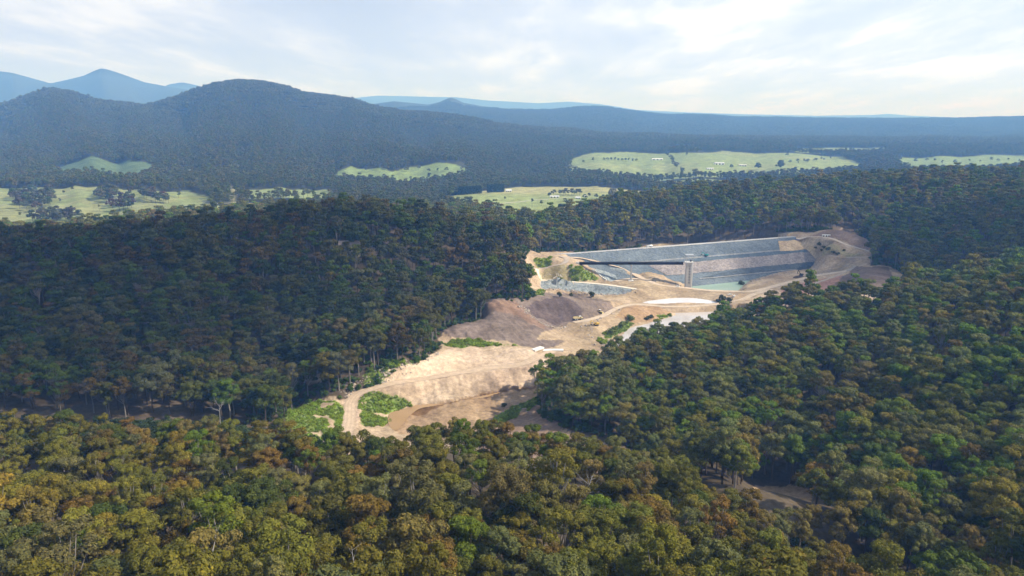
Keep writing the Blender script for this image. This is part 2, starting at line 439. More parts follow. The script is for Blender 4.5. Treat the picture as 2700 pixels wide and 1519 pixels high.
ROADS = [
    gpath(c3([(150,1330),(130,1240),(170,1100),(180,960),(190,860),(280,760),(480,690),(800,620),(1200,560),(1700,480),(2150,420),(2350,330),(2480,280)]), 8.5, "haul_road", "pale dirt haul road curling round the sand pit", (0.55, 0.43, 0.315)),
    gpath(c1([(60,470),(180,458),(400,470),(640,490),(845,520)]), 6.0, "embankment_road", "white gravel track along the top of the grey rock embankment", (0.72, 0.66, 0.56), zs=[19.5, 18.8, 17.2, 15.2, 12.6]),
    gpath(c1([(330,292),(372,315),(340,350),(250,372),(160,388),(60,420)]), 6.5, "access_road", "dirt road past the green bank at the end of the dam", (0.47, 0.40, 0.33)),
    gpath(c1([(360,308),(470,305),(560,322),(650,345),(740,370),(800,405),(900,450)]), 7.5, "ramp_road", "pale dirt road running down under the bridge from the dam end", (0.56, 0.455, 0.345), pts=RAMP),
    gpath(c1([(700,466),(800,450),(900,455),(1000,490),(1170,510),(1330,528),(1500,535),(1650,532),(1850,482),(2050,432),(2280,396)]), 7.5, "site_road", "pale dirt road in front of the intake tower", (0.58, 0.475, 0.365), zs=[14.5, 14.5, 14, 11.5, 8, 7.5, 8, 9.5, 10.5, 13, 19]),
    gpath(c1([(420,745),(520,728),(620,700),(700,655),(780,630),(870,624),(1050,638),(1250,635),(1430,617),(1560,592),(1640,556),(1760,520)]), 7.0, "pond_road", "dirt road crossing between the white pond and the river", (0.56, 0.46, 0.355), zs=[11, 11.5, 11, 10.5, 8.5, 6.5, 5.4, 5.3, 6, 7.5, 9, 10]),
    gpath(c1([(1930,170),(2060,162),(2150,172),(2240,205),(2330,235),(2425,262)]), 6.0, "hill_track", "narrow pale track over the bare hill at the dam end", (0.58, 0.49, 0.39)),
    gpath(c1([(2085,305),(2200,300),(2320,306),(2420,300)]), 3.5, "bench_track", "thin dirt track across the bare slope below the hill track", (0.46, 0.385, 0.31)),
    gpath(c1([(2000,500),(2120,460),(2230,420),(2300,385),(2330,362)]), 4.0, "boundary_track", "thin dirt track along the edge of the dark cleared slope", (0.42, 0.36, 0.30)),
    gpath([(330,585),(400,568),(470,552),(545,540),(600,536),(700,538)], 6.0, "farm_track", "pale farm track across the paddock behind the wooded hill", (0.45, 0.43, 0.28), ymin=1200),
    gpath([(1240,547),(1330,536),(1420,527),(1500,521),(1560,514)], 7.0, "farm_lane", "grey farm lane through the flat pasture", (0.42, 0.42, 0.33), ymin=1200),
]
def seg_dist(x, y, P):
    best = np.full(x.shape, 1e9); zb = np.zeros(x.shape); sb = np.zeros(x.shape)
    for i in range(len(P) - 1):
        a, b = P[i], P[i + 1]
        dx, dy = b[0] - a[0], b[1] - a[1]
        L = dx * dx + dy * dy + 1e-9
        t = np.clip(((x - a[0]) * dx + (y - a[1]) * dy) / L, 0, 1)
        d = np.hypot(x - a[0] - t * dx, y - a[1] - t * dy)
        m = d < best
        best[m] = d[m]; zb[m] = (a[2] + t * (b[2] - a[2]))[m]; sb[m] = i + t[m]
    return best, zb, sb
PONDS = dict(
    green=(hits(c1([(1180,505),(1270,480),(1420,462),(1600,440),(1680,415),(1650,440),(1590,480),(1540,510),(1500,530),(1330,528)]), ymin=345), 2.0),
    white=(hits(c1([(890,610),(1040,585),(1200,575),(1320,590),(1420,597),(1440,605),(1330,622),(1160,626),(1000,620)]), ymin=345), 4.0),
    river=(hits(c1([(1060,655),(1200,645),(1340,645),(1470,655),(1560,640),(1560,700),(1400,760),(1200,810),(1000,850),(820,900),(700,960),(640,960),(720,890),(790,780),(880,755),(1000,735),(1110,690)]), ymin=345), 0.4),
    pit=(hits(c3([(650,1000),(760,960),(900,905),(1100,870),(1350,836),(1700,768),(2300,650),(2290,668),(1750,790),(1300,870),(1000,930),(860,1010),(770,1110),(700,1180),(640,1100)]), ymin=345), 0.55),
    dam=(hits([(20,612),(60,606),(130,605),(180,612),(120,622),(30,632)], ymin=1100), -4.5),
)
GULLY = None
def terrain(x, y):
    x = np.asarray(x, float); y = np.asarray(y, float)
    z = land(x, y)
    gm = (y > 120) & (y < 430) & (x > 10) & (x < 260)
    if GULLY is not None and gm.any():
        gd = seg_dist(x[gm], y[gm], GULLY)[0]
        z = z.copy(); z[gm] -= 13.0 * np.exp(-(gd / 21.0) ** 2)
    gm = (y > 250) & (y < 480) & (x < 10) & (x > -460)
    if GULLY is not None and gm.any():
        gd = seg_dist(x[gm], y[gm], GULLY2)[0]
        z = z.copy(); z[gm] -= 9.0 * np.exp(-(gd / 20.0) ** 2)
    site = (y > 330) & (y < 1120) & (x > -330) & (x < 620)
    m = site
    if m.any():
        xs, ys, zs = x[m], y[m], z[m]
        inside = pip(xs, ys, CLEARED)
        zs = zs + inside * (fbm(xs / 24, ys / 24, 6, 2) * 1.2 + fbm(xs / 8, ys / 8, 5, 3) * 1.0 + (vnoise(xs / 2.6, ys / 2.6, 8) - .5) * .5)
        # erosion rills down the cut sand face
        sl = pip(xs, ys, SLOPE)
        r = fbm((xs * 0.94 + ys * 0.33) / 2.6, (ys * 0.94 - xs * 0.33) / 16.0, 7, 2)
        zs = zs + sl * r * 0.75
        spl = pip(xs, ys, SPOIL)
        r2 = fbm((xs + 0.6 * ys) / 4.0, (ys - .6 * xs) / 22.0, 12, 3)
        zs = zs + spl * r2 * 1.5
        for key in ('green', 'white', 'river', 'pit'):
            poly, wz = PONDS[key]
            ip = pip(xs, ys, poly)
            P = np.vstack([poly, poly[:1]])
            bbm = (xs > P[:, 0].min() - 14) & (xs < P[:, 0].max() + 14) & (ys > P[:, 1].min() - 14) & (ys < P[:, 1].max() + 14)
            if bbm.any():
                d = np.full(xs.shape, 1e9)
                d[bbm] = seg_dist(xs[bbm], ys[bbm], P)[0]
                zs = np.where(ip, np.minimum(zs, wz - 0.25 - np.minimum(d, 8) * (0.04 if key == 'pit' else 0.16)), zs)
                if key != 'pit':
                    out = ~ip & (d < 14)
                    zs = np.where(out, np.maximum(zs, wz + 0.12 + 0.05 * d), zs)
                    zs = np.where(out, np.minimum(zs, wz + 0.6 + 0.55 * d + 50 * sstep(8, 14, d)), zs)
        for rd in ROADS[:9]:
            P = rd['p']
            bbm = (xs > P[:, 0].min() - 20) & (xs < P[:, 0].max() + 20) & (ys > P[:, 1].min() - 20) & (ys < P[:, 1].max() + 20)
            if not bbm.any():
                continue
            d, rz, _ = seg_dist(xs[bbm], ys[bbm], P)
            k = sstep(rd['w'] / 2 + 0.8, rd['w'] / 2 + 6.5, d)
            zs[bbm] = (rz - 0.25) * (1 - k) + zs[bbm] * k
        ir = pip(xs, ys, REVET)
        if ir.any():
            d, rz, _ = seg_dist(xs[ir], ys[ir], ROADS[1]['p'])
            zs[ir] = np.minimum(zs[ir], rz - 0.3 - 0.42 * np.maximum(d - 3.0, 0))
        # keep the ground below the dam body
        rx, ry = xs - DA[0], ys - DA[1]
        sa = rx * dax[0] + ry * dax[1]; nn = rx * dnr[0] + ry * dnr[1]
        face = CRZ - np.maximum(nn - 4, 0) / 1.68
        ind = (sa > 4) & (sa < DLEN + 8) & (nn > -9) & (nn < 66)
        k = sstep(4, 40, sa) * sstep(DLEN + 8, DLEN - 2, sa)
        k = k * (1 - sstep(24, 38, nn) * (1 - sstep(100, 150, sa)))
        cut = np.minimum(zs, face - 1.2)
        zs = np.where(ind, zs * (1 - k) + cut * k, zs)
        back = (sa > 2) & (sa < DLEN - 4) & (nn <= -4) & (nn > -70)
        zs = np.where(back, np.minimum(zs, CRZ - 1.0 - (-nn - 4) / 1.5 * k), zs)
        z = z.copy(); z[m] = zs
    m = (y > 1100) & (y < 1800)
    if m.any():
        poly, wz = PONDS['dam']
        ip = np.zeros(x.shape, bool); ip[m] = pip(x[m], y[m], poly)
        z = np.where(ip, np.minimum(z, wz - 0.5), z)
    return z

GULLY2 = spline(np.array([at_z(u, v, 22.0) for u, v in [(-120,1118),(60,1122),(250,1118),(430,1118),(600,1112),(720,1108),(800,1112)]]), 4)
GULLY = spline(hits([(1640,1225),(1740,1250),(1850,1290),(1940,1335),(2050,1395),(2140,1425),(2230,1480),(2310,1540)], ymin=120), 4)
# ------------------------------------------------------------------ mesh helpers
def mesh_np(name, V, Fc, mats=(), smooth=False, matidx=None):
    me = bpy.data.meshes.new(name)
    V = np.asarray(V, np.float32); Fc = np.asarray(Fc, np.int32)
    k = Fc.shape[1]
    me.vertices.add(len(V)); me.vertices.foreach_set("co", V.ravel())
    me.loops.add(Fc.size); me.loops.foreach_set("vertex_index", Fc.ravel())
    me.polygons.add(len(Fc))
    me.polygons.foreach_set("loop_start", np.arange(0, Fc.size, k, dtype=np.int32))
    if matidx is not None:
        me.polygons.foreach_set("material_index", np.asarray(matidx, np.int32))
    me.polygons.foreach_set("use_smooth", np.full(len(Fc), bool(smooth)))
    for m in mats:
        me.materials.append(m)
    me.update(calc_edges=True)
    return me
def attr(me, name, typ, dom, data):
    a = me.attributes.new(name, typ, dom)
    key = {'FLOAT': 'value', 'INT': 'value', 'FLOAT_COLOR': 'color', 'FLOAT_VECTOR': 'vector'}[typ]
    a.data.foreach_set(key, np.asarray(data, np.int32 if typ == 'INT' else np.float32).ravel())
def link(name, data, parent=None, loc=None, rotz=0.0, scale=None):
    o = bpy.data.objects.new(name, data)
    COL.objects.link(o)
    if parent is not None:
        o.parent = parent
    if loc is not None:
        o.location = loc
    if rotz:
        o.rotation_euler = (0, 0, rotz)
    if scale is not None:
        o.scale = (scale,) * 3 if np.isscalar(scale) else scale
    return o
def tag(o, label=None, cat=None, group=None, kind=None):
    if label: o['label'] = label
    if cat: o['category'] = cat
    if group: o['group'] = group
    if kind: o['kind'] = kind
    return o
class MB:
    def __init__(s): s.v = []; s.f = []
    def add(s, V, Fs):
        b = len(s.v); s.v += [tuple(map(float, p)) for p in V]; s.f += [tuple(i + b for i in f) for f in Fs]; return s
    def box(s, c, d, rz=0.0, ry=0.0, taper=1.0):
        V = []
        for z in (-.5, .5):
            k = taper if z > 0 else 1
            for x, y in ((-.5, -.5), (.5, -.5), (.5, .5), (-.5, .5)):
                p = np.array([x * d[0] * k, y * d[1] * k, z * d[2]])
                if ry: p = np.array([p[0] * math.cos(ry) + p[2] * math.sin(ry), p[1], -p[0] * math.sin(ry) + p[2] * math.cos(ry)])
                if rz: p = np.array([p[0] * math.cos(rz) - p[1] * math.sin(rz), p[0] * math.sin(rz) + p[1] * math.cos(rz), p[2]])
                V.append(p + np.array(c))
        return s.add(V, [(3, 2, 1, 0), (4, 5, 6, 7), (0, 1, 5, 4), (1, 2, 6, 5), (2, 3, 7, 6), (3, 0, 4, 7)])
    def tube(s, pts, rad, n=6):
        pts = [np.array(p, float) for p in pts]
        V = []; Fs = []
        for i, p in enumerate(pts):
            d = pts[min(i + 1, len(pts) - 1)] - pts[max(i - 1, 0)]
            d = d / (np.linalg.norm(d) + 1e-9)
            a = np.cross(d, (0, 0, 1) if abs(d[2]) < .9 else (1, 0, 0)); a /= np.linalg.norm(a); b = np.cross(d, a)
            r = rad[i] if hasattr(rad, '__len__') else rad
            for k in range(n):
                t = 2 * math.pi * k / n
                V.append(p + r * (a * math.cos(t) + b * math.sin(t)))
        for i in range(len(pts) - 1):
            for k in range(n):
                Fs.append((i * n + k, i * n + (k + 1) % n, (i + 1) * n + (k + 1) % n, (i + 1) * n + k))
        Fs.append(tuple(range(n))[::-1]); Fs.append(tuple((len(pts) - 1) * n + k for k in range(n)))
        return s.add(V, Fs)
    def prism(s, prof, y0, y1):                      # profile in xz, extruded along y
        n = len(prof)
        V = [(x, y0, z) for x, z in prof] + [(x, y1, z) for x, z in prof]
        Fs = [tuple(range(n)), tuple(range(2 * n - 1, n - 1, -1))]
        Fs += [(i, i + n, (i + 1) % n + n, (i + 1) % n) for i in range(n)]
        return s.add(V, Fs)
    def data(s, name, mat, smooth=False):
        me = bpy.data.meshes.new(name)
        me.from_pydata(s.v, [], s.f)
        me.materials.append(mat)
        if smooth: me.polygons.foreach_set("use_smooth", np.ones(len(s.f), bool))
        me.update()
        return me
    def build(s, name, mat, parent=None, smooth=False):
        return link(name, s.data(name, mat, smooth), parent)
def empty(name, loc, rz=0.0, scale=None):
    o = link(name, None, None, tuple(map(float, loc)), rz, scale)
    o.empty_display_size = 2
    return o
def copy_tree(o, parent=None):
    c = o.copy(); COL.objects.link(c); c.parent = parent
    for ch in list(o.children):
        copy_tree(ch, c)
    return c

# ------------------------------------------------------------------ materials
MAT = {}
def material(name):
    m = bpy.data.materials.new(name); m.use_nodes = True
    t = m.node_tree; t.nodes.clear()
    out = N(t, 'ShaderNodeOutputMaterial')
    MAT[name] = m
    return m, t, out
def plain(name, col, rough=0.8, metal=0.0, var=0.18, scale=3.0, bump=0.0, spec=0.3):
    m, t, out = material(name)
    b = inp(N(t, 'ShaderNodeBsdfPrincipled'), {'Roughness': rough, 'Metallic': metal, 'Specular IOR Level': spec})
    tc = N(t, 'ShaderNodeTexCoord')
    n = inp(N(t, 'ShaderNodeTexNoise'), {'Scale': scale, 'Detail': 5.0})
    t.links.new(tc.outputs['Object'], n.inputs['Vector'])
    c = mixc(t, n.outputs['Fac'], tuple(x * (1 - var) for x in col), tuple(min(1, x * (1 + var)) for x in col))
    t.links.new(c, b.inputs['Base Color'])
    if bump:
        bp = inp(N(t, 'ShaderNodeBump'), {'Strength': bump, 'Distance': 0.3})
        t.links.new(n.outputs['Fac'], bp.inputs['Height']); t.links.new(bp.outputs[0], b.inputs['Normal'])
    t.links.new(b.outputs[0], out.inputs['Surface'])
    return m
# ground: colour of each soil from the mesh, grain and stains from noise
m, t, out = material('ground')
b = inp(N(t, 'ShaderNodeBsdfPrincipled'), {'Roughness': 0.92, 'Specular IOR Level': 0.15})
vc = N(t, 'ShaderNodeAttribute', attribute_name='Col')
geo = N(t, 'ShaderNodeNewGeometry')
def gnoise(t, scale, detail=4, rough=0.6):
    n = inp(N(t, 'ShaderNodeTexNoise'), {'Scale': scale, 'Detail': detail, 'Roughness': rough})
    t.links.new(geo.outputs['Position'], n.inputs['Vector'])
    return n.outputs['Fac']
na, nb_, nc = gnoise(t, 0.035, 6), gnoise(t, 0.35, 5), gnoise(t, 0.006, 4)
f1 = ramp(t, na, [(0.28, (0.64, 0.60, 0.57)), (0.72, (1.30, 1.31, 1.32))])
f2 = ramp(t, nb_, [(0.28, (0.66, 0.65, 0.65)), (0.72, (1.27, 1.27, 1.26))])
f3 = ramp(t, nc, [(0.3, (0.86, 0.88, 0.8)), (0.7, (1.14, 1.12, 1.15))])
c = mixc(t, 1.0, vc.outputs['Color'], f1, 'MULTIPLY')
c = mixc(t, 1.0, c, f2, 'MULTIPLY')
c = mixc(t, 1.0, c, f3, 'MULTIPLY')
t.links.new(c, b.inputs['Base Color'])
bp = inp(N(t, 'ShaderNodeBump'), {'Strength': 0.6, 'Distance': 0.8})
t.links.new(nb_, bp.inputs['Height']); t.links.new(bp.outputs[0], b.inputs['Normal'])
t.links.new(b.outputs[0], out.inputs['Surface'])
# rockfill: coloured stones
def rockmat(name, ca, cb, scale=0.55):
    m, t, out = material(name)
    b = inp(N(t, 'ShaderNodeBsdfPrincipled'), {'Roughness': 0.85, 'Specular IOR Level': 0.25})
    geo = N(t, 'ShaderNodeNewGeometry')
    vo = inp(N(t, 'ShaderNodeTexVoronoi'), {'Scale': scale})
    t.links.new(geo.outputs['Position'], vo.inputs['Vector'])
    sepc = N(t, 'ShaderNodeSeparateColor'); t.links.new(vo.outputs['Color'], sepc.inputs[0])
    n = inp(N(t, 'ShaderNodeTexNoise'), {'Scale': 0.05, 'Detail': 5.0}); t.links.new(geo.outputs['Position'], n.inputs['Vector'])
    c = mixc(t, sepc.outputs[0], ca, cb)
    c = mixc(t, 1.0, c, ramp(t, n.outputs['Fac'], [(0.3, (0.82, 0.83, 0.85)), (0.7, (1.16, 1.15, 1.13))]), 'MULTIPLY')
    t.links.new(c, b.inputs['Base Color'])
    bp = inp(N(t, 'ShaderNodeBump'), {'Strength': 0.8, 'Distance': 0.8})
    t.links.new(sepc.outputs[1], bp.inputs['Height']); t.links.new(bp.outputs[0], b.inputs['Normal'])
    t.links.new(b.outputs[0], out.inputs['Surface'])
    return m
rockmat('riprap', (0.105, 0.132, 0.156), (0.168, 0.202, 0.232))
rockmat('riprap_blue', (0.072, 0.102, 0.132), (0.118, 0.155, 0.192))
rockmat('rock_pink', (0.20, 0.175, 0.168), (0.35, 0.315, 0.305))
rockmat('rock_dark', (0.066, 0.086, 0.108), (0.108, 0.135, 0.162))
rockmat('rock_bench', (0.20, 0.21, 0.22), (0.29, 0.30, 0.31))
rockmat('rock_pale', (0.36, 0.36, 0.36), (0.5, 0.5, 0.5))
rockmat('rock_site', (0.17, 0.20, 0.21), (0.34, 0.375, 0.385))
plain('concrete', (0.50, 0.49, 0.47), 0.8, var=0.12, scale=0.4)
plain('white_concrete', (0.74, 0.73, 0.70), 0.7, var=0.06)
plain('dark_steel', (0.020, 0.015, 0.015), 0.6, metal=0.3, var=0.25)
plain('galvanised', (0.55, 0.57, 0.58), 0.4, metal=0.5)
plain('track_rubber', (0.02, 0.02, 0.02), 0.8)
plain('yellow_paint', (0.62, 0.40, 0.06), 0.5)
plain('cream_paint', (0.60, 0.50, 0.26), 0.5)
plain('teal_paint', (0.03, 0.30, 0.30), 0.5)
plain('dark_paint', (0.05, 0.05, 0.055), 0.5)
plain('white_paint', (0.82, 0.82, 0.80), 0.45, var=0.04)
plain('glass_dark', (0.02, 0.025, 0.03), 0.08, spec=0.6)
plain('tin_roof', (0.72, 0.73, 0.74), 0.45, metal=0.2, var=0.08)
plain('red_roof', (0.30, 0.13, 0.10), 0.7)
plain('brown_roof', (0.33, 0.27, 0.23), 0.7)
plain('cream_wall', (0.55, 0.50, 0.42), 0.8)
plain('timber_post', (0.25, 0.20, 0.15), 0.9)
plain('dark_heap', (0.075, 0.055, 0.05), 0.95, var=0.4, scale=0.8, bump=0.6)
plain('bark_pale', (0.23, 0.205, 0.178), 0.85, var=0.4, scale=1.4)
plain('bark_brown', (0.10, 0.075, 0.058), 0.9, var=0.4, scale=1.8)
plain('dead_wood', (0.30, 0.28, 0.255), 0.9, var=0.25)
def water(name, deep, rough=0.06, rip=0.25):
    m, t, out = material(name)
    b = inp(N(t, 'ShaderNodeBsdfPrincipled'), {'Roughness': rough, 'IOR': 1.33, 'Specular IOR Level': 0.5})
    geo = N(t, 'ShaderNodeNewGeometry')
    n = inp(N(t, 'ShaderNodeTexNoise'), {'Scale': 0.05, 'Detail': 4.0}); t.links.new(geo.outputs['Position'], n.inputs['Vector'])
    t.links.new(mixc(t, n.outputs['Fac'], tuple(x * .85 for x in deep), tuple(x * 1.15 for x in deep)), b.inputs['Base Color'])
    n2 = inp(N(t, 'ShaderNodeTexNoise'), {'Scale': 1.2, 'Detail': 3.0}); t.links.new(geo.outputs['Position'], n2.inputs['Vector'])
    bp = inp(N(t, 'ShaderNodeBump'), {'Strength': rip, 'Distance': 0.03}); t.links.new(n2.outputs['Fac'], bp.inputs['Height'])
    t.links.new(bp.outputs[0], b.inputs['Normal'])
    t.links.new(b.outputs[0], out.inputs['Surface'])
water('water_green', (0.32, 0.44, 0.36))
water('water_skywhite', (0.72, 0.70, 0.72))  # white of the reflected sky put into the base colour
water('water_river', (0.52, 0.485, 0.465))  # muddy tone, paled to stand in for the sky's reflection
water('water_mud', (0.38, 0.25, 0.13), 0.15)
water('water_blue', (0.20, 0.24, 0.28))
# foliage: tint carried by the tree, each leaf a little different
def leafmat(name, transl=0.2):
    m, t, out = material(name)
    at = N(t, 'ShaderNodeAttribute', attribute_type='INSTANCER', attribute_name='tint')
    lv = N(t, 'ShaderNodeAttribute', attribute_name='lv')
    c = mixc(t, 1.0, at.outputs['Color'], ramp(t, lv.outputs['Fac'], [(0.0, (0.66, 0.66, 0.72)), (0.6, (1.0, 1.0, 0.95)), (1.0, (1.65, 1.42, 1.1))]), 'MULTIPLY')
    d = inp(N(t, 'ShaderNodeBsdfPrincipled'), {'Roughness': 0.7, 'Specular IOR Level': 0.1})
    t.links.new(c, d.inputs['Base Color'])
    tr = N(t, 'ShaderNodeBsdfTranslucent')
    t.links.new(mixc(t, 1.0, c, (1.1, 1.15, 0.55), 'MULTIPLY'), tr.inputs['Color'])
    mx = N(t, 'ShaderNodeMixShader'); mx.inputs[0].default_value = transl
    t.links.new(d.outputs[0], mx.inputs[1]); t.links.new(tr.outputs[0], mx.inputs[2])
    t.links.new(mx.outputs[0], out.inputs['Surface'])
leafmat('leaves')
# ------------------------------------------------------------------ the ground as one sheet, cut along its soils
def closed(P, n=5):
    P = np.asarray(P, float); m = len(P); out = []
    for i in range(m):
        a, b_, c_, d = P[i - 1], P[i], P[(i + 1) % m], P[(i + 2) % m]
        for t_ in np.linspace(0, 1, n, endpoint=False):
            out.append(.5 * ((2 * b_) + (c_ - a) * t_ + (2 * a - 5 * b_ + 4 * c_ - d) * t_ ** 2 + (3 * b_ - 3 * c_ + d - a) * t_ ** 3))
    return np.array(out)
for k_ in PONDS:
    PONDS[k_] = (closed(PONDS[k_][0]), PONDS[k_][1])
rows = list(np.arange(-300, 40, 20)) + list(np.arange(40, 330, 5)) + list(np.arange(330, 620, 1.6)) + list(np.arange(620, 1060, 2.0))
y_ = 1060.0
while y_ < 3600: rows.append(y_); y_ *= 1.0062
while y_ < 27000: rows.append(y_); y_ *= 1.02
rows = np.array(rows)
cols = np.concatenate([np.arange(-1.5, -1.0, .05), np.arange(-1.0, -0.24, .005), np.arange(-0.24, 0.5, .0022), np.arange(0.5, 1.0, .005), np.arange(1.0, 1.55, .05)])
GX = cols[None, :] * (np.maximum(rows, 0)[:, None] + 150); GY = np.broadcast_to(rows[:, None], GX.shape).copy()
GZ = terrain(GX, GY)
gx, gy = GX.ravel(), GY.ravel()
jx = gx + fbm(gx / 7, gy / 7, 21, 2) * 2.2; jy = gy + fbm(gx / 7, gy / 7, 22, 2) * 2.2
colr = np.zeros((len(gx), 3)); zone = np.zeros(len(gx), np.int32)
nz = fbm(gx / 40, gy / 40, 23, 3)[:, None]
def paint(mask, c, z=None, k=1.0):
    colr[mask] = colr[mask] * (1 - k) + np.array(c) * k
    if z is not None: zone[mask] = z
colr[:] = np.array((0.105, 0.082, 0.055)) * (1 + 0.4 * nz)
paint(gy > 1400, (0.055, 0.058, 0.036))
paint(gy > 3700, (0.045, 0.055, 0.040), 9)
jw = 14.0
px2 = gx + fbm(gx / 40, gy / 40, 24, 2) * jw; py2 = gy + fbm(gx / 40, gy / 40, 25, 2) * jw
px2 = px2 + fbm(gx / 130, gy / 130, 106, 2) * 44; py2 = py2 + fbm(gx / 130, gy / 130, 107, 2) * 44
pcols = [(0.215, 0.27, 0.10), (0.19, 0.26, 0.10), (0.2, 0.26, 0.11), (0.25, 0.30, 0.11), (0.22, 0.265, 0.115), (0.10, 0.155, 0.075), (0.2, 0.27, 0.1), (0.25, 0.24, 0.12), (0.27, 0.28, 0.14), (0.22, 0.27, 0.12), (0.22, 0.27, 0.12), (0.21, 0.26, 0.11), (0.23, 0.28, 0.11)]
for P, c_ in zip(PASTURE, pcols):
    mk = pip(px2, py2, P)
    paint(mk, c_, 1)
mk = pip(px2, py2, PASTURE[3]); st = sstep(1850, 2050, gy) * mk
colr[:] = colr * (1 - 0.75 * st[:, None]) + np.array((0.37, 0.345, 0.17)) * 0.75 * st[:, None]
mk = pip(px2, py2, PASTURE[4]); dry = (fbm(gx / 55, gy / 55, 26, 3) > 0.1) * mk
colr[:] = colr * (1 - 0.4 * dry[:, None]) + np.array((0.32, 0.31, 0.16)) * 0.4 * dry[:, None]
mk = pip(px2, py2, PASTURE[0]); st = (fbm(gx / 160, gy / 160, 27, 2) > 0.15) * mk
colr[:] = colr * (1 - 0.35 * st[:, None]) + np.array((0.30, 0.31, 0.14)) * 0.35 * st[:, None]
ms = (gy > 330) & (gy < 1130)
def spaint(poly, c_, z=None, k=1.0):
    m_ = np.zeros(len(gx), bool); m_[ms] = pip(jx[ms], jy[ms], poly); paint(m_, c_, z, k)
spaint(CLEARED, (0.40, 0.31, 0.215), 2)
mcl = zone == 2
streak = fbm((gx * .9 + gy * .4) / 30, (gy * .9 - gx * .4) / 6, 28, 3)
colr[mcl] *= (1 + 0.22 * streak[mcl])[:, None]
spaint(GAP, (0.42, 0.31, 0.20), 2); spaint(GAP2, (0.36, 0.30, 0.24), 2)
spaint(DARKR, (0.17, 0.125, 0.10), 2); spaint(PINK, (0.37, 0.215, 0.16), 2); spaint(BROWNH, (0.24, 0.17, 0.13), 2); spaint(TANB, (0.52, 0.40, 0.26), 2)
spaint(SHADY, (0.25, 0.175, 0.125), 2)  # shadow of the grove painted in as darker brown ground
spaint(BANKR, (0.36, 0.245, 0.145), 2)
spaint(SPOIL, (0.20, 0.157, 0.136), 5); spaint(SPOIL_SHADE, (0.115, 0.088, 0.085), 5); spaint(REDD, (0.25, 0.168, 0.125), 5)
msp = zone == 5
colr[msp] *= (1 + 0.30 * streak[msp])[:, None]
spaint(SAND, (0.55, 0.43, 0.325), 3); spaint(SLOPE, (0.45, 0.345, 0.255), 3)
msl = np.zeros(len(gx), bool); msl[ms] = pip(jx[ms], jy[ms], SLOPE)
r_ = fbm((gx * 0.94 + gy * 0.33) / 3.0, (gy * 0.94 - gx * 0.33) / 20.0, 7, 3)
colr[msl] *= (1 + 0.38 * r_[msl])[:, None]
spaint(PIT, (0.37, 0.26, 0.165), 4); spaint(WETPIT, (0.21, 0.125, 0.062), 4)
mpt = zone == 4
colr[mpt] *= (1 + 0.22 * fbm((gx * .8 + gy * .5) / 4, (gy * .8 - gx * .5) / 30, 29, 3)[mpt])[:, None]
for P in DRY: spaint(P, (0.33, 0.30, 0.15), 6, 0.7)
gpat = fbm(gx / 9, gy / 9, 113, 3)
for P in GRASS:
    m_ = np.zeros(len(gx), bool); m_[ms] = pip(jx[ms], jy[ms], P); m_ &= gpat > -.3
    paint(m_, (0.19, 0.25, 0.06), 6)
spaint(REVET, (0.33, 0.345, 0.35), 7); spaint(CHUTE, (0.33, 0.37, 0.40), 8)
V = np.stack([gx, gy, GZ.ravel()], -1)
nr, ncol = GX.shape
ii = (np.arange(nr - 1)[:, None] * ncol + np.arange(ncol - 1)[None]).ravel()
Q = np.stack([ii, ii + 1, ii + ncol + 1, ii + ncol], -1)
fz = zone[Q[:, 0]]
ZN = {0: "hills", 1: "pasture", 2: "bare_ground", 3: "sand_terrace", 4: "pit_floor", 5: "spoil_slope", 6: "grass_bank", 7: "rock_embankment", 8: "spillway_channel", 9: "far_hills"}
for z_, nm in ZN.items():
    q = Q[fz == z_]
    if not len(q): continue
    used, inv = np.unique(q, return_inverse=True)
    mt = MAT['rock_site'] if z_ in (7, 8) else MAT['ground']
    me = mesh_np(nm, V[used], inv.reshape(-1, 4), [mt], smooth=True)
    attr(me, 'Col', 'FLOAT_COLOR', 'POINT', np.concatenate([np.clip(colr[used], 0.01, 0.85), np.ones((len(used), 1))], 1))
    tag(link(nm, me), kind='structure')

def ground_at(x, y):
    return terrain(np.array([float(x)]), np.array([float(y)]))[0]
def place(u, v, ymin=345, ymax=6500):
    return hits([(u, v)], terrain, ymin, ymax)[0]

# water sheets
def pond(name, key, mat):
    P, wz = PONDS[key]
    nxt, prv = np.roll(P, -1, 0), np.roll(P, 1, 0)
    tdir = (nxt - prv)[:, :2]; tdir /= np.linalg.norm(tdir, axis=1)[:, None] + 1e-9
    area = 0.5 * np.sum(P[:, 0] * nxt[:, 1] - nxt[:, 0] * P[:, 1])
    nrm = np.stack([tdir[:, 1], -tdir[:, 0]], -1) * (1 if area > 0 else -1)
    Pe = P[:, :2] + nrm * 1.3
    me = bpy.data.meshes.new(name)
    idx = list(range(len(Pe))); idx = idx if area > 0 else idx[::-1]
    me.from_pydata([(x, y, wz) for x, y in Pe], [], [idx]); me.materials.append(MAT[mat])
    return tag(link(name, me), kind='structure')
tag(pond("water", 'green', 'water_green'), "pale green water at the foot of the dam")
tag(pond("water", 'white', 'water_skywhite'), "pond beside the dirt road, white sky reflection painted into its colour")
tag(pond("water", 'river', 'water_river'), "muddy river below the dirt road")
tag(pond("water", 'pit', 'water_mud'), "brown puddle along the foot of the sand slope")
tag(pond("water", 'dam', 'water_blue'), "blue farm dam behind the wooded hill")

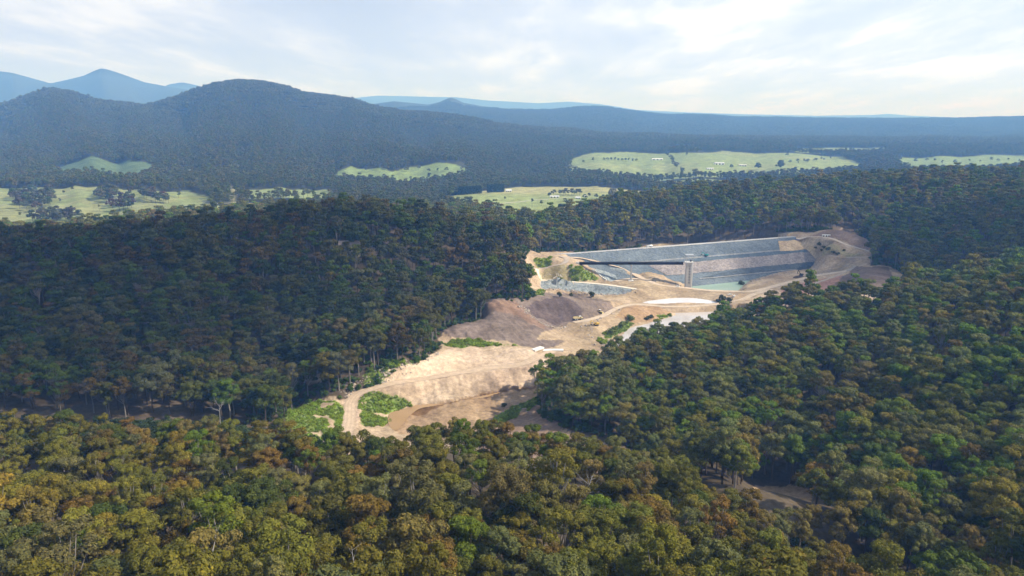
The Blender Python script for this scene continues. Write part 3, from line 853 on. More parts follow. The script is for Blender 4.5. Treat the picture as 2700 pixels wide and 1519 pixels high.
# roads laid on the graded ground
def roadmat(name, c_):
    m, t, out = material(name)
    b = inp(N(t, 'ShaderNodeBsdfPrincipled'), {'Roughness': 0.95, 'Specular IOR Level': 0.1})
    at_ = N(t, 'ShaderNodeAttribute', attribute_name='across')
    geo = N(t, 'ShaderNodeNewGeometry')
    n = inp(N(t, 'ShaderNodeTexNoise'), {'Scale': 0.25, 'Detail': 6.0}); t.links.new(geo.outputs['Position'], n.inputs['Vector'])
    rut = ramp(t, at_.outputs['Fac'], [(0.0, (0.80, 0.78, 0.75)), (0.22, (1.05, 1.05, 1.04)), (0.34, (0.90, 0.88, 0.86)), (0.5, (1.06, 1.06, 1.05)), (0.66, (0.90, 0.88, 0.86)), (0.8, (1.05, 1.05, 1.04)), (1.0, (0.80, 0.78, 0.75))])
    cc = mixc(t, 1.0, c_, rut, 'MULTIPLY')
    cc = mixc(t, 1.0, cc, ramp(t, n.outputs['Fac'], [(0.3, (0.84, 0.83, 0.82)), (0.7, (1.12, 1.12, 1.12))]), 'MULTIPLY')
    t.links.new(cc, b.inputs['Base Color']); t.links.new(b.outputs[0], out.inputs['Surface'])
    return m
for ri_, rd in enumerate(ROADS):
    P = rd['p']
    L = np.concatenate([[0], np.cumsum(np.linalg.norm(np.diff(P[:, :2], axis=0), axis=1))])
    n_ = max(8, int(L[-1] / 2.0)); s_ = np.linspace(0, L[-1], n_)
    X = np.interp(s_, L, P[:, 0]); Y = np.interp(s_, L, P[:, 1])
    tx, ty = np.gradient(X), np.gradient(Y); ln = np.hypot(tx, ty) + 1e-9; nx, ny = -ty / ln, tx / ln
    ac = np.linspace(-1, 1, 9)
    wv = rd['w'] / 2 * (1 + 0.16 * fbm(s_ / 9, s_ * 0, 33, 3))
    RX = X[:, None] + nx[:, None] * ac * wv[:, None]; RY = Y[:, None] + ny[:, None] * ac * wv[:, None]
    Zr = terrain(RX, RY)
    if ri_ < 9:
        zc = np.interp(s_, L, P[:, 2])
        Zr = Zr * 0.35 + 0.65 * (zc[:, None] - 0.25) + 0.22 - 0.10 * ac[None] ** 4
        Zr = np.maximum(Zr, terrain(RX, RY) + 0.05)
    else:
        Zr = Zr + 0.35
    Vr = np.stack([RX, RY, Zr], -1).reshape(-1, 3)
    i0 = (np.arange(n_ - 1)[:, None] * 9 + np.arange(8)[None]).ravel()
    me = mesh_np(rd['name'], Vr, np.stack([i0, i0 + 1, i0 + 10, i0 + 9], -1), [roadmat(rd['name'], rd['col'])], True)
    attr(me, 'across', 'FLOAT', 'POINT', np.tile((ac + 1) / 2, n_))
    tag(link(rd['name'], me), rd['label'], kind='structure')

# ------------------------------------------------------------------ dam
dam = empty("embankment_dam", (DA[0], DA[1], 0))
tag(dam, "long rockfill dam wall with grey and pinkish stone bands across the valley", "dam")
def dampt(s, n, z):
    s, n, z = np.broadcast_arrays(s, n, z)
    return np.stack([s * dax[0] + n * dnr[0], s * dax[1] + n * dnr[1], z], -1)
def face_z(n):
    return CRZ - np.maximum(n - 4, 0) / 1.68
def s_at(u, z):                                          # station on the face whose image column is u at height z
    n = 4 + (CRZ - z) * 1.68
    s = np.linspace(-30, DLEN + 60, 800)
    p = dampt(s, n, z) + np.array([DA[0], DA[1], 0])
    uu = project(p)[0]
    return float(np.interp(u, uu, s))
def damband(name, mat, z0, z1, s00, s01, s10, s11, off=0.0, amp=0.25, seed=0):
    """band between heights z0 (upper) and z1, its upper edge s00..s01 and lower edge s10..s11"""
    nt_ = max(3, int((z0 - z1) * 1.68 / 1.6)); ns = int(max(s01, s11) - min(s00, s10)) // 2
    t_ = np.linspace(0, 1, nt_)[:, None]; q_ = np.linspace(0, 1, ns)[None]
    wob = 0.9 * fbm(q_ * ns * 2 / 9, t_ * 0 + seed, 50 + seed, 3)
    z = z0 + (z1 - z0) * t_ + wob * (1 - np.abs(2 * t_ - 1)) * 0 + wob * (0.25 if z0 - z1 < 2 else 0.7)
    s = (s00 + (s10 - s00) * t_) * (1 - q_) + (s01 + (s11 - s01) * t_) * q_
    n = 4 + (CRZ - z) * 1.68
    bump = amp * fbm(s / 2.2, n / 2.2, 55, 2) + 0.5 * amp * vnoise(s / 0.9, n / 0.9, 57)
    Vd = dampt(s, n + (off + bump) * 0.5, z + (off + bump) * 0.85).reshape(-1, 3)
    i0 = (np.arange(nt_ - 1)[:, None] * ns + np.arange(ns - 1)[None]).ravel()
    me = mesh_np(name, Vd, np.stack([i0, i0 + ns, i0 + ns + 1, i0 + 1], -1), [MAT[mat]], False)
    return link(name, me, dam)
o = damband("rock_face", 'riprap', CRZ, -3, 0, DLEN, -5, DLEN + 14)
o['label'] = "grey rockfill face of the dam"
o = damband("bench_track", 'rock_bench', 28.3, 27.0, s_at(1640, 28), s_at(2080, 28), s_at(1640, 27), s_at(2080, 27), 0.35, 0.1, 1)
o = damband("blue_rock_band", 'riprap_blue', 27.0, 23.6, s_at(1850, 27), s_at(2123, 27), s_at(1800, 23.6), s_at(2123, 23.6), 0.3, 0.35, 2)
o['label'] = "blue grey stone strip under the bench"
o = damband("pink_rock_band", 'rock_pink', 23.6, 13.2, s_at(1711, 23), s_at(2157, 23), s_at(1760, 13), s_at(2157, 13), 0.4, 0.35, 3)
o['label'] = "pinkish grey loose rock band"
o = damband("dark_rock_band", 'rock_dark', 13.2, 8.2, s_at(1940, 13), s_at(2140, 13), s_at(1850, 8.2), s_at(2150, 8.2), 0.75, 0.4, 4)
o['label'] = "dark grey stone strip"
o = damband("pale_berm", 'rock_bench', 8.0, 7.0, s_at(1845, 8), s_at(2100, 8), s_at(1845, 7), s_at(2100, 7), 0.8, 0.1, 5)
o = damband("earth_patch", 'ground', 37, 26.5, s_at(2052, 37), DLEN + 2, s_at(2058, 26), DLEN + 8, 0.5, 0.2, 6)
attr(o.data, 'Col', 'FLOAT_COLOR', 'POINT', np.tile((0.50, 0.385, 0.25, 1), (len(o.data.vertices), 1)))
o['label'] = "tan earth patch at the end of the dam"
def strip(name, mat, n0, n1, z0, z1, s0, s1, parent=dam, step=4.0, attrcol=None):
    ns = int((s1 - s0) / step) + 2; s = np.linspace(s0, s1, ns)
    k = 4
    n = np.linspace(n0, n1, k); z = np.linspace(z0, z1, k)
    Vd = np.stack([dampt(s, n[i], np.full(ns, z[i])) for i in range(k)], 0).reshape(-1, 3)
    i0 = (np.arange(k - 1)[:, None] * ns + np.arange(ns - 1)[None]).ravel()
    return link(name, mesh_np(name, Vd, np.stack([i0, i0 + ns, i0 + ns + 1, i0 + 1], -1), [MAT[mat]], False), parent)
strip("crest_road", 'rock_pale', -4.2, 4.2, CRZ + 0.35, CRZ + 0.3, -6, DLEN + 4)
strip("downstream_face", 'riprap', -56, -4.2, 3, CRZ + 0.3, 0, DLEN)
mb = MB()
for s in np.arange(120, DLEN - 30, 6.2):
    p = dampt(np.array(s), 3.9, CRZ + 0.75); mb.box(p, (6.0, 0.45, 1.0), rz=math.atan2(dax[1], dax[0]))
mb.build("parapet", MAT['white_concrete'], dam)

# ------------------------------------------------------------------ intake tower and its bridge
TB = at_z(1813, 757, 6.0); TOPZ = 36.0
tb = TB.copy(); tb[2] = min(TB[2], ground_at(TB[0], TB[1])) - 0.5
tower = empty("intake_tower", tb)
tag(tower, "tall concrete intake tower with a column of dark openings beside the green water", "tower")
Ht = TOPZ - tb[2]; tw, td = 6.4, 6.0
mb = MB()
hw = 0.95; ox = 0.6                                        # openings in the front wall
mb.box((-tw / 2 + (tw / 2 + ox - hw) / 2, -td / 2 + .3, Ht / 2), (tw / 2 + ox - hw, .6, Ht))
mb.box(((tw / 2 + ox + hw) / 2, -td / 2 + .3, Ht / 2), (tw / 2 - ox - hw, .6, Ht))
nop = 7; pitch_ = 3.35; z0 = Ht - 4.0
edges = [Ht] + [e for k in range(nop) for e in (z0 - k * pitch_ + .85, z0 - k * pitch_ - .85)] + [0]
for k in range(0, len(edges), 2):
    a, b_ = edges[k], edges[k + 1]
    mb.box((ox, -td / 2 + .32, (a + b_) / 2), (hw * 2 - .004, .56, a - b_))
mb.box((-tw / 2 + .3, .3, Ht / 2), (.6, td - .6, Ht)); mb.box((tw / 2 - .3, .3, Ht / 2), (.6, td - .6, Ht)); mb.box((0, td / 2 - .3, Ht / 2), (tw - 1.2, .6, Ht))
mb.build("shaft", MAT['concrete'], tower)
for k in range(nop):
    z = z0 - k * pitch_
    m2 = MB()
    for xx in (-.4, 0, .4): m2.box((ox + xx, -td / 2 + .5, z), (.07, .07, 1.5))
    m2.build("opening_grille", MAT['dark_steel'], tower)
MB().box((tw / 2 + .55, -td / 2 + 1.2, Ht / 2 + .2), (1.1, 2.4, Ht - .8)).build("white_duct", MAT['white_concrete'], tower)
MB().box((0, 0, 0.8), (9.5, 8.5, 1.6), taper=.92).build("footing", MAT['concrete'], tower)
MB().box((0.2, 0, Ht + .35), (9.4, 8.6, .7)).build("platform", MAT['white_concrete'], tower)
for x in (-4.1, 4.3):
    for y in (-3.8, 3.8): MB().box((x, y, Ht + 4.7), (.34, .34, 8)).build("gantry_leg", MAT['galvanised'], tower)
MB().box((0.1, 0, Ht + 9.0), (9.8, 8.6, .7)).box((0.1, 0, Ht + 8.4), (9.0, .5, .5)).build("gantry_beam", MAT['galvanised'], tower)
MB().box((2.2, .6, Ht + 1.9), (1.7, 1.7, 2.2)).build("control_cabinet", MAT['dark_paint'], tower)
mb = MB()
for x in np.arange(-4.4, 4.9, 1.15): mb.box((x, -4.2, Ht + 1.25), (.08, .08, 1.1))
mb.box((0.2, -4.2, Ht + 1.82), (9.2, .09, .09)); mb.box((0.2, -4.2, Ht + 1.25), (9.2, .07, .07))
mb.build("railing", MAT['galvanised'], tower)

BL = at_y(1527, 691, TB[1]); BR = at_y(1801, 692.5, TB[1])
bridge = empty("access_bridge", (BL[0], BL[1], 0))
tag(bridge, "long dark steel footbridge from the hillside to the intake tower", "bridge")
blen = BR[0] - BL[0]
for y in (-1.4, 1.4):
    mb = MB()
    mb.box((blen / 2, y, TOPZ - 1.3), (blen, .12, 2.6)); mb.box((blen / 2, y, TOPZ - 2.57), (blen, .62, .1)); mb.box((blen / 2, y, TOPZ - .03), (blen, .62, .1))
    for x in np.arange(2, blen, 4): mb.box((x, y, TOPZ - 1.3), (.12, .5, 2.44))
    mb.build("girder", MAT['dark_steel'], bridge)
MB().box((blen / 2, 0, TOPZ + .16), (blen, 3.6, .22)).build("deck", MAT['dark_steel'], bridge)
for y in (-1.72, 1.72):
    mb = MB()
    for x in np.arange(0.4, blen, 2.4): mb.box((x, y, TOPZ + .82), (.07, .07, 1.1))
    for z in (.82, 1.36): mb.box((blen / 2, y, TOPZ + z), (blen, .06, .06))
    mb.build("handrail", MAT['dark_steel'], bridge)
PXp = at_y(1665, 700, TB[1])[0] - BL[0]
pz = ground_at(BL[0] + PXp, BL[1])
MB().box((PXp, 0, (TOPZ - 2.65 + pz - .6) / 2), (1.5, 2.6, TOPZ - 2.65 - pz + .6)).build("pier", MAT['concrete'], bridge)
MB().box((PXp, 0, TOPZ - 2.97), (2.0, 4.0, .66)).build("pier_cap", MAT['concrete'], bridge)
MB().box((PXp, 0, pz), (6, 6, 1.0)).build("pier_footing", MAT['white_concrete'], bridge)
gz = ground_at(BL[0] - 1, BL[1])
MB().box((-1.6, 0, (TOPZ + .3 + min(gz, TOPZ) - 3) / 2), (3.2, 5, TOPZ + .3 - min(gz, TOPZ) + 3)).build("abutment", MAT['concrete'], bridge)

# white edge blocks of the spillway channel
Pw = hits(c1([(545,392),(570,405),(600,432),(640,462)]), terrain, 345)
Pw = spline(Pw, 6)
kerb = empty("channel_edge_wall", Pw[0])
tag(kerb, "broken white concrete edge along the grey spillway channel", "edge wall")
for k in range(0, len(Pw) - 1):
    a, b_ = Pw[k], Pw[k + 1]
    if k % 5 == 3: continue
    d = b_ - a; L_ = float(np.linalg.norm(d[:2]))
    z = ground_at(*(.5 * (a + b_))[:2])
    MB().box(np.array([*(.5 * (a + b_))[:2], z + .25]) - Pw[0], (L_ * .94, 1.2, 1.5), rz=math.atan2(d[1], d[0])).build("concrete_block", MAT['white_concrete'], kerb)
# concrete ford by the sand pit
Pf = hits([(1405,924),(1430,922),(1456,924),(1486,926)], terrain, 345)
fr = empty("concrete_ford", Pf[0]); tag(fr, "white concrete slabs of a ford beside the sand terrace", "ford")
for a, b_ in zip(Pf[:-1], Pf[1:]):
    d = b_ - a; L_ = float(np.linalg.norm(d[:2])); c_ = .5 * (a + b_)
    MB().box((c_[0] - Pf[0][0], c_[1] - Pf[0][1], ground_at(c_[0], c_[1]) - Pf[0][2] + .15), (L_ * .97, 4.5, 1.3), rz=math.atan2(d[1], d[0])).build("concrete_slab", MAT['white_concrete'], fr)
# ------------------------------------------------------------------ tree kinds
def unit(v): return v / (np.linalg.norm(v, axis=-1, keepdims=True) + 1e-9)
def leaf_cards(rg, pos, nrm, size, tilt=0.36):
    n = len(pos)
    nn = unit(nrm + rg.normal(0, tilt, (n, 3)))
    a = unit(np.cross(nn, rg.normal(0, 1, (n, 3)))); b = np.cross(nn, a)
    s = size * rg.uniform(.6, 1.35, (n, 1)); asp = rg.uniform(.45, .8, (n, 1))
    V = np.stack([pos - a * s, pos - b * s * asp, pos + a * s, pos + b * s * asp], 1).reshape(-1, 3)
    Q = np.arange(4 * n).reshape(-1, 4)
    return V, Q
def clump_leaves(rg, c, r, flat, n, size, lo=-0.45):
    d = unit(rg.normal(0, 1, (int(n * 2.2) + 4, 3))); d = d[d[:, 2] > lo][:n]
    rad = r * rg.uniform(.72, 1.06, (len(d), 1))
    lump = 1 + 0.18 * np.sin(d[:, :1] * 5 + c[0]) * np.sin(d[:, 1:2] * 6 + c[1])
    p = c + d * rad * lump * np.array([1, 1, flat])
    p[:, 2] -= rg.uniform(0, .25, len(d)) * r * (d[:, 2] < .2)
    return leaf_cards(rg, p, d * np.array([1, 1, 1.25]), size)
def make_tree(seed, h, cw, ch, ncl, cr, leaf, nleaf, flat=.84, fork=.5, shape='dome', limbs=7, bark='bark_pale', sides=6, tr=.32):
    rg = np.random.default_rng(seed)
    lean = rg.normal(0, .03, 2) * h
    top = np.array([lean[0], lean[1], h - ch * .35])
    base = h - ch
    cs = []
    tries = 0
    if shape in ('dome', 'tall'):
        # several uneven heads of foliage, each a cluster of clumps on its own limb
        nh = max(3, round(ncl / 6)) + (1 if shape == 'tall' else 0)
        heads = []
        while len(heads) < nh and tries < 3000:
            tries += 1
            th = rg.uniform(0, 2 * math.pi); q = math.sqrt(rg.uniform(0, 1)) if heads else .15
            zt = (1 - .5 * q ** 2) * rg.uniform(.38, 1.0) if shape == 'dome' and heads else 1.0 if shape == 'dome' else (1.0 if not heads else rg.uniform(.25, .95))
            k = 1 if shape == 'dome' else .35 + .65 * math.sin(math.pi * min(1, zt * .75 + .2))
            p = np.array([q * math.cos(th) * cw * .36 * k, q * math.sin(th) * cw * .36 * k, base + ch * zt])
            hr = cw * (rg.uniform(.17, .29) if shape == 'dome' else rg.uniform(.24, .36))
            if all(np.linalg.norm((p - d) * np.array([1, 1, .8])) > .75 * (hr + r) for d, r in heads):
                heads.append((p, hr))
        per = max(3, ncl // max(1, len(heads)))
        for p, hr in heads:
            k = 0; t2 = 0
            while k < per and t2 < 200:
                t2 += 1
                d = unit(rg.normal(0, 1, 3)); d[2] = d[2] if d[2] > -.3 else -d[2] * .6
                c = p + d * np.array([hr, hr, hr * 1.0]) * rg.uniform(.7, 1.0) + np.array([lean[0], lean[1], -cr * flat * .6])
                r = cr * rg.uniform(.62, 1.2)
                if all(np.linalg.norm(c - e) > .62 * (r + r2) for e, r2 in cs):
                    cs.append((c, r)); k += 1
        cs = [(np.array([c[0], c[1], min(c[2], h - r * flat)]), r) for c, r in cs]
    while shape not in ('dome', 'tall') and len(cs) < ncl and tries < 4000:
        tries += 1
        th = rg.uniform(0, 2 * math.pi); q = math.sqrt(rg.uniform(0, 1))
        x, y = q * math.cos(th), q * math.sin(th)
        z = base + ch * rg.uniform(0, 1)
        if shape == 'cone':
            k = 1 - .93 * (z - base) / ch; x *= k; y *= k
        c = np.array([x * (cw / 2 - cr * .6) + lean[0], y * (cw / 2 - cr * .6) + lean[1], z - cr * flat * .5])
        if all(np.linalg.norm((c - d) * np.array([1, 1, 1.2])) > cr * 1.02 for d, _ in cs):
            cs.append((c, cr * rg.uniform(.75, 1.25) * (0.75 if shape == 'cone' and z > base + ch * .7 else 1)))
    Vs, Qs, lv = [], [], []
    off = 0
    for c, r in cs:
        V_, Q_ = clump_leaves(rg, c, r, flat, nleaf, leaf)
        Vs.append(V_); Qs.append(Q_ + off); off += len(V_)
        lv.append(np.repeat(np.clip(rg.normal(.5, .22, len(Q_)) + rg.normal(0, .10), 0, 1), 4))
    crown = (np.vstack(Vs), np.vstack(Qs), np.concatenate(lv))
    mb = MB()
    fk = np.array([lean[0] * .5, lean[1] * .5, h * fork])
    mid = fk * .5 + np.array([rg.normal(0, .2), rg.normal(0, .2), 0])
    r0 = tr * h / 24
    mb.tube([(0, 0, -1.5), mid, fk, top * .6 + fk * .4, top], [r0 * 1.35, r0, r0 * .8, r0 * .45, r0 * .12], sides)
    order = sorted(range(len(cs)), key=lambda k: rg.random())[:limbs]
    for k in order:
        c = cs[k][0]; a = fk + (top - fk) * rg.uniform(-.25, .45)
        m_ = (a + c) / 2 + np.array([(c - a)[0] * .12, (c - a)[1] * .12, -.12 * np.linalg.norm(c - a)])
        mb.tube([a, m_, c], [r0 * .5, r0 * .34, r0 * .12], max(4, sides - 2))
    return crown, mb
def crown_mesh(nm, crown, mat='leaves'):
    me = mesh_np(nm, crown[0], crown[1], [MAT[mat]], False)
    attr(me, 'lv', 'FLOAT', 'POINT', crown[2])
    return me
def joined(nm, crown, mb, bark, mat='leaves'):
    me = bpy.data.meshes.new(nm)
    Vt = np.array(mb.v); nv = len(crown[0])
    quads = [f for f in mb.f if len(f) == 4]
    Vj = np.vstack([crown[0], Vt]); Qj = np.vstack([crown[1], np.array(quads) + nv])
    mi = np.concatenate([np.zeros(len(crown[1])), np.ones(len(quads))])
    me = mesh_np(nm, Vj, Qj, [MAT[mat], MAT[bark]], False, mi)
    attr(me, 'lv', 'FLOAT', 'POINT', np.concatenate([crown[2], np.full(len(Vt), .5)]))
    return me
PROTO = {}
def proto(key, form, bark, **kw):
    cr_, mb_ = make_tree(bark=bark, **kw)
    PROTO[key] = dict(form=form, crown=crown_mesh(key + "_crown", cr_), trunk=mb_.data(key + "_trunk", MAT[bark], True), joined=joined(key, cr_, mb_, bark))
NEAR = []
SPEC = [("broad", 'bark_pale', dict(h=21, cw=13, ch=12, ncl=34, cr=1.65)), ("broad", 'bark_brown', dict(h=20, cw=12.5, ch=11.5, ncl=32, cr=1.7)), ("broad", 'bark_brown', dict(h=21.5, cw=14, ch=12, ncl=38, cr=1.7)),
        ("tall", 'bark_pale', dict(h=25, cw=9.5, ch=13.5, ncl=34, cr=1.55, shape='tall')), ("tall", 'bark_brown', dict(h=23, cw=10, ch=12.5, ncl=34, cr=1.6, shape='tall')),
        ("open", 'bark_pale', dict(h=22, cw=13, ch=11.5, ncl=24, cr=1.4, limbs=18, fork=.42)), ("open", 'bark_pale', dict(h=24, cw=12, ch=12, ncl=26, cr=1.35, limbs=20, fork=.45)),
        ("dense", 'bark_brown', dict(h=17, cw=10.5, ch=10, ncl=34, cr=1.65, fork=.4, flat=.82)), ("dense", 'bark_brown', dict(h=15, cw=9, ch=9, ncl=28, cr=1.55, fork=.4, flat=.85)),
        ("broad", 'bark_brown', dict(h=19.5, cw=14, ch=11, ncl=36, cr=1.6)), ("tall", 'bark_brown', dict(h=22, cw=8.5, ch=11, ncl=28, cr=1.5, shape='tall'))]
NSP = len(SPEC)
for k, (form, bark, kw) in enumerate(SPEC):
    key = "gum_a%02d" % k
    kw = dict(kw); kw.setdefault('limbs', 8)
    proto(key, form, bark, seed=100 + k, leaf=.25 if form != 'open' else .23, nleaf=330 if form != 'open' else 240, sides=7, **kw); NEAR.append(key)
MIDT = []
for k, (form, bark, kw) in enumerate(SPEC):
    key = "gum_b%02d" % k
    kw = dict(kw); kw['limbs'] = 4; kw['ncl'] = int(kw['ncl'] * .8)
    proto(key, form, bark, seed=200 + k, leaf=.55, nleaf=90, sides=4, **kw); MIDT.append(key)
# far trees: a handful of lumpy leaf clumps each
FART = []
for k in range(5):
    key = "gum_c%02d" % k
    proto(key, "far", 'bark_brown', seed=300 + k, h=20, cw=[12, 14, 10, 13, 11][k], ch=[12, 13, 14, 11, 13][k], ncl=9, cr=2.9, leaf=1.0, nleaf=60, limbs=0, sides=4, flat=.8); FART.append(key)
def grove(seed, n=26, size=62):
    rg = np.random.default_rng(seed); Vs, Qs, lv = [], [], []; off = 0
    for k in range(n):
        x, y = rg.uniform(-size / 2, size / 2, 2); r = rg.uniform(4.5, 8)
        V_, Q_ = clump_leaves(rg, np.array([x, y, rg.uniform(9, 17)]), r, .9, 70, 1.9, -.3)
        Vs.append(V_); Qs.append(Q_ + off); off += len(V_); lv.append(np.repeat(np.clip(rg.normal(.5, .15, len(Q_)) + rg.normal(0, .2), 0, 1), 4))
    return np.vstack(Vs), np.vstack(Qs), np.concatenate(lv)
GROVE = []
for k in range(4):
    g_ = grove(400 + k); PROTO["zgrove%02d" % k] = dict(joined=crown_mesh("zgrove%02d" % k, g_)); GROVE.append("zgrove%02d" % k)
def shrub(seed, h, w, ncl, leaf, nleaf):
    rg = np.random.default_rng(seed); Vs, Qs, lv = [], [], []; off = 0
    for k in range(ncl):
        th = rg.uniform(0, 6.28); q = math.sqrt(rg.random()) * w * .35
        r = w * rg.uniform(.22, .36)
        V_, Q_ = clump_leaves(rg, np.array([q * math.cos(th), q * math.sin(th), rg.uniform(.25, .75) * h]), r, .8, nleaf, leaf, -.7)
        Vs.append(V_); Qs.append(Q_ + off); off += len(V_); lv.append(np.repeat(np.clip(rg.normal(.5, .22, len(Q_)), 0, 1), 4))
    return np.vstack(Vs), np.vstack(Qs), np.concatenate(lv)
SHRUB = []
for k, a in enumerate([(3.2, 4.0, 7, .34, 70), (4.5, 4.2, 9, .36, 70), (2.2, 3.4, 6, .3, 60)]):
    PROTO["shrub%02d" % k] = dict(joined=crown_mesh("shrub%02d" % k, shrub(500 + k, *a))); SHRUB.append("shrub%02d" % k)
TUFT = []
for k, a in enumerate([(1.1, 2.8, 6, .22, 46), (0.8, 2.4, 5, .2, 40)]):
    PROTO["tuft%02d" % k] = dict(joined=crown_mesh("tuft%02d" % k, shrub(520 + k, *a))); TUFT.append("tuft%02d" % k)

TINT = {"olive-green": (0.098, 0.100, 0.020), "rust-brown": (0.118, 0.085, 0.024), "grey-green": (0.104, 0.112, 0.052), "golden-olive": (0.130, 0.114, 0.022), "leaf-green": (0.080, 0.118, 0.014), "dark-green": (0.050, 0.068, 0.016), "tawny": (0.122, 0.104, 0.042)}
TN = list(TINT); TC = np.array([TINT[k] for k in TN])
def choose_tint(x, y, rg):
    n = len(x)
    w = np.zeros((n, len(TN)))
    front = (y < 330) & (y < 330 - 0.55 * np.maximum(x - 40, 0))
    leftw = (~front) & (x < 0.03 * y - 10) & (y < 1000)
    right = ~front & ~leftw
    w[front] = (.40, .08, .15, .10, .11, .07, .09)
    w[leftw] = (.36, .09, .10, .03, .16, .20, .06)
    w[right] = (.27, .04, .20, .07, .25, .06, .11)
    # neighbouring trees tend to be alike
    for k in range(len(TN)):
        w[:, k] *= np.exp(2.2 * fbm(x / 45 + 7 * k, y / 45 - 3 * k, 70 + k, 2))
    w /= w.sum(1, keepdims=True)
    r = rg.random(n)[:, None]
    idx = (np.cumsum(w, 1) < r).sum(1).clip(0, len(TN) - 1)
    sun_lift = np.where(front[:, None], np.array([1.45, 1.38, 1.0]), np.where(right[:, None], np.array([1.55, 1.58, 1.0]), np.array([.98, .98, .9])))  # sunlight on front and right slopes, gloom on the left, put into leaf tint
    c = TC[idx] * sun_lift * rg.uniform(.78, 1.25, (n, 1)) * rg.uniform(.92, 1.08, (n, 3))
    return idx, c
def scatter_pts(x0, x1, y0, y1, cell, rg, jit=.42):
    X, Y = np.meshgrid(np.arange(x0, x1, cell), np.arange(y0, y1, cell))
    X = X + (np.arange(X.shape[0])[:, None] % 2) * cell * .5
    X = (X + rg.uniform(-jit, jit, X.shape) * cell).ravel(); Y = (Y + rg.uniform(-jit, jit, Y.shape) * cell).ravel()
    return X, Y
PONDPOLY = [PONDS['river'][0], PONDS['dam'][0], PONDS['green'][0], PONDS['white'][0]]
EDGE = np.vstack([CLEARED, CLEARED[:1]])
def woodland(x, y, edge=3.0):
    ok = np.abs(x) < 0.80 * y + 55
    jx_ = x + fbm(x / 14, y / 14, 101, 2) * edge; jy_ = y + fbm(x / 14, y / 14, 102, 2) * edge
    for P in [CLEARED, GAP, GAP2] + PONDPOLY:
        ok &= ~pip(jx_, jy_, P)
    for P in PASTURE:
        ok &= ~pip(x + fbm(x / 40, y / 40, 103, 2) * 12 + fbm(x / 130, y / 130, 106, 2) * 44, y + fbm(x / 40, y / 40, 104, 2) * 12 + fbm(x / 130, y / 130, 107, 2) * 44, P)
    rx, ry = x - DA[0], y - DA[1]
    sa = rx * dax[0] + ry * dax[1]; nn = rx * dnr[0] + ry * dnr[1]
    ok &= ~((sa > -6) & (sa < DLEN + 6) & (nn > -62) & (nn < 70))
    near = (x > 10) & (x < 260) & (y < 430)
    if near.any():
        gd = np.full(x.shape, 99.0); gd[near] = seg_dist(x[near], y[near], GULLY)[0]; ok &= gd > 10
    near = (x < 0) & (x > -420) & (y > 280) & (y < 470)
    if near.any():
        gd = np.full(x.shape, 99.0); gd[near] = seg_dist(x[near], y[near], GULLY2)[0]; ok &= gd > 15
    # steep bare bank behind the brow of the front hill
    gy2 = np.interp(x, GULLY2[:, 0], GULLY2[:, 1])
    ok &= ~((x < -150) & (x > -420) & (y > 316) & (y < gy2 + 10))
    ok &= ~((x >= -150) & (x < 70) & (y > 306) & (y < 415))
    front_ = y < 330 - 0.55 * np.maximum(x - 40, 0)
    nr_ = front_ & (x > 50) & (x < 200)
    if nr_.any():
        gd = np.full(x.shape, 99.0); gd[nr_] = seg_dist(x[nr_], y[nr_], GULLY)[0]; ok &= gd > 14
    return ok

# --- close woodland
rgf = np.random.default_rng(5)
xa, ya = scatter_pts(-620, 620, 90, 660, 10.2, rgf, .48)
m_ = woodland(xa, ya) & (rgf.random(len(xa)) > .05)
xa, ya = xa[m_], ya[m_]
za = terrain(xa, ya)
ta, ca = choose_tint(xa, ya, rgf)
sa_ = np.clip(rgf.normal(1.2, .17, len(xa)), .8, 1.55)
brow = (ya > 228) & (ya < 330) & (xa < 90)
sa_ = np.where(brow, np.clip(sa_, .7, 1.15) * .88, sa_)
gdl = seg_dist(xa, ya, GULLY)[0]; fr_ = ya < 330 - 0.55 * np.maximum(xa - 40, 0)
sa_ = np.where(fr_ & (gdl < 45) & ~brow, np.clip(sa_, .7, 1.25) * .86, sa_)
sa_ = np.where(~fr_ & (gdl < 40), np.clip(sa_, 1.15, 1.6), sa_)
sa_ = np.where((xa > 50) & (ya > 470), np.clip(sa_, .8, 1.35) * .95, sa_)
pa = rgf.choice(NSP, len(xa), p=[.14, .13, .12, .10, .09, .10, .08, .05, .05, .08, .06])
nu = np.stack([rgf.uniform(.85, 1.2, len(xa)), rgf.uniform(.85, 1.2, len(xa)), rgf.uniform(.84, 1.0, len(xa))], -1) * sa_[:, None]
ra = rgf.uniform(0, 6.283, len(xa))
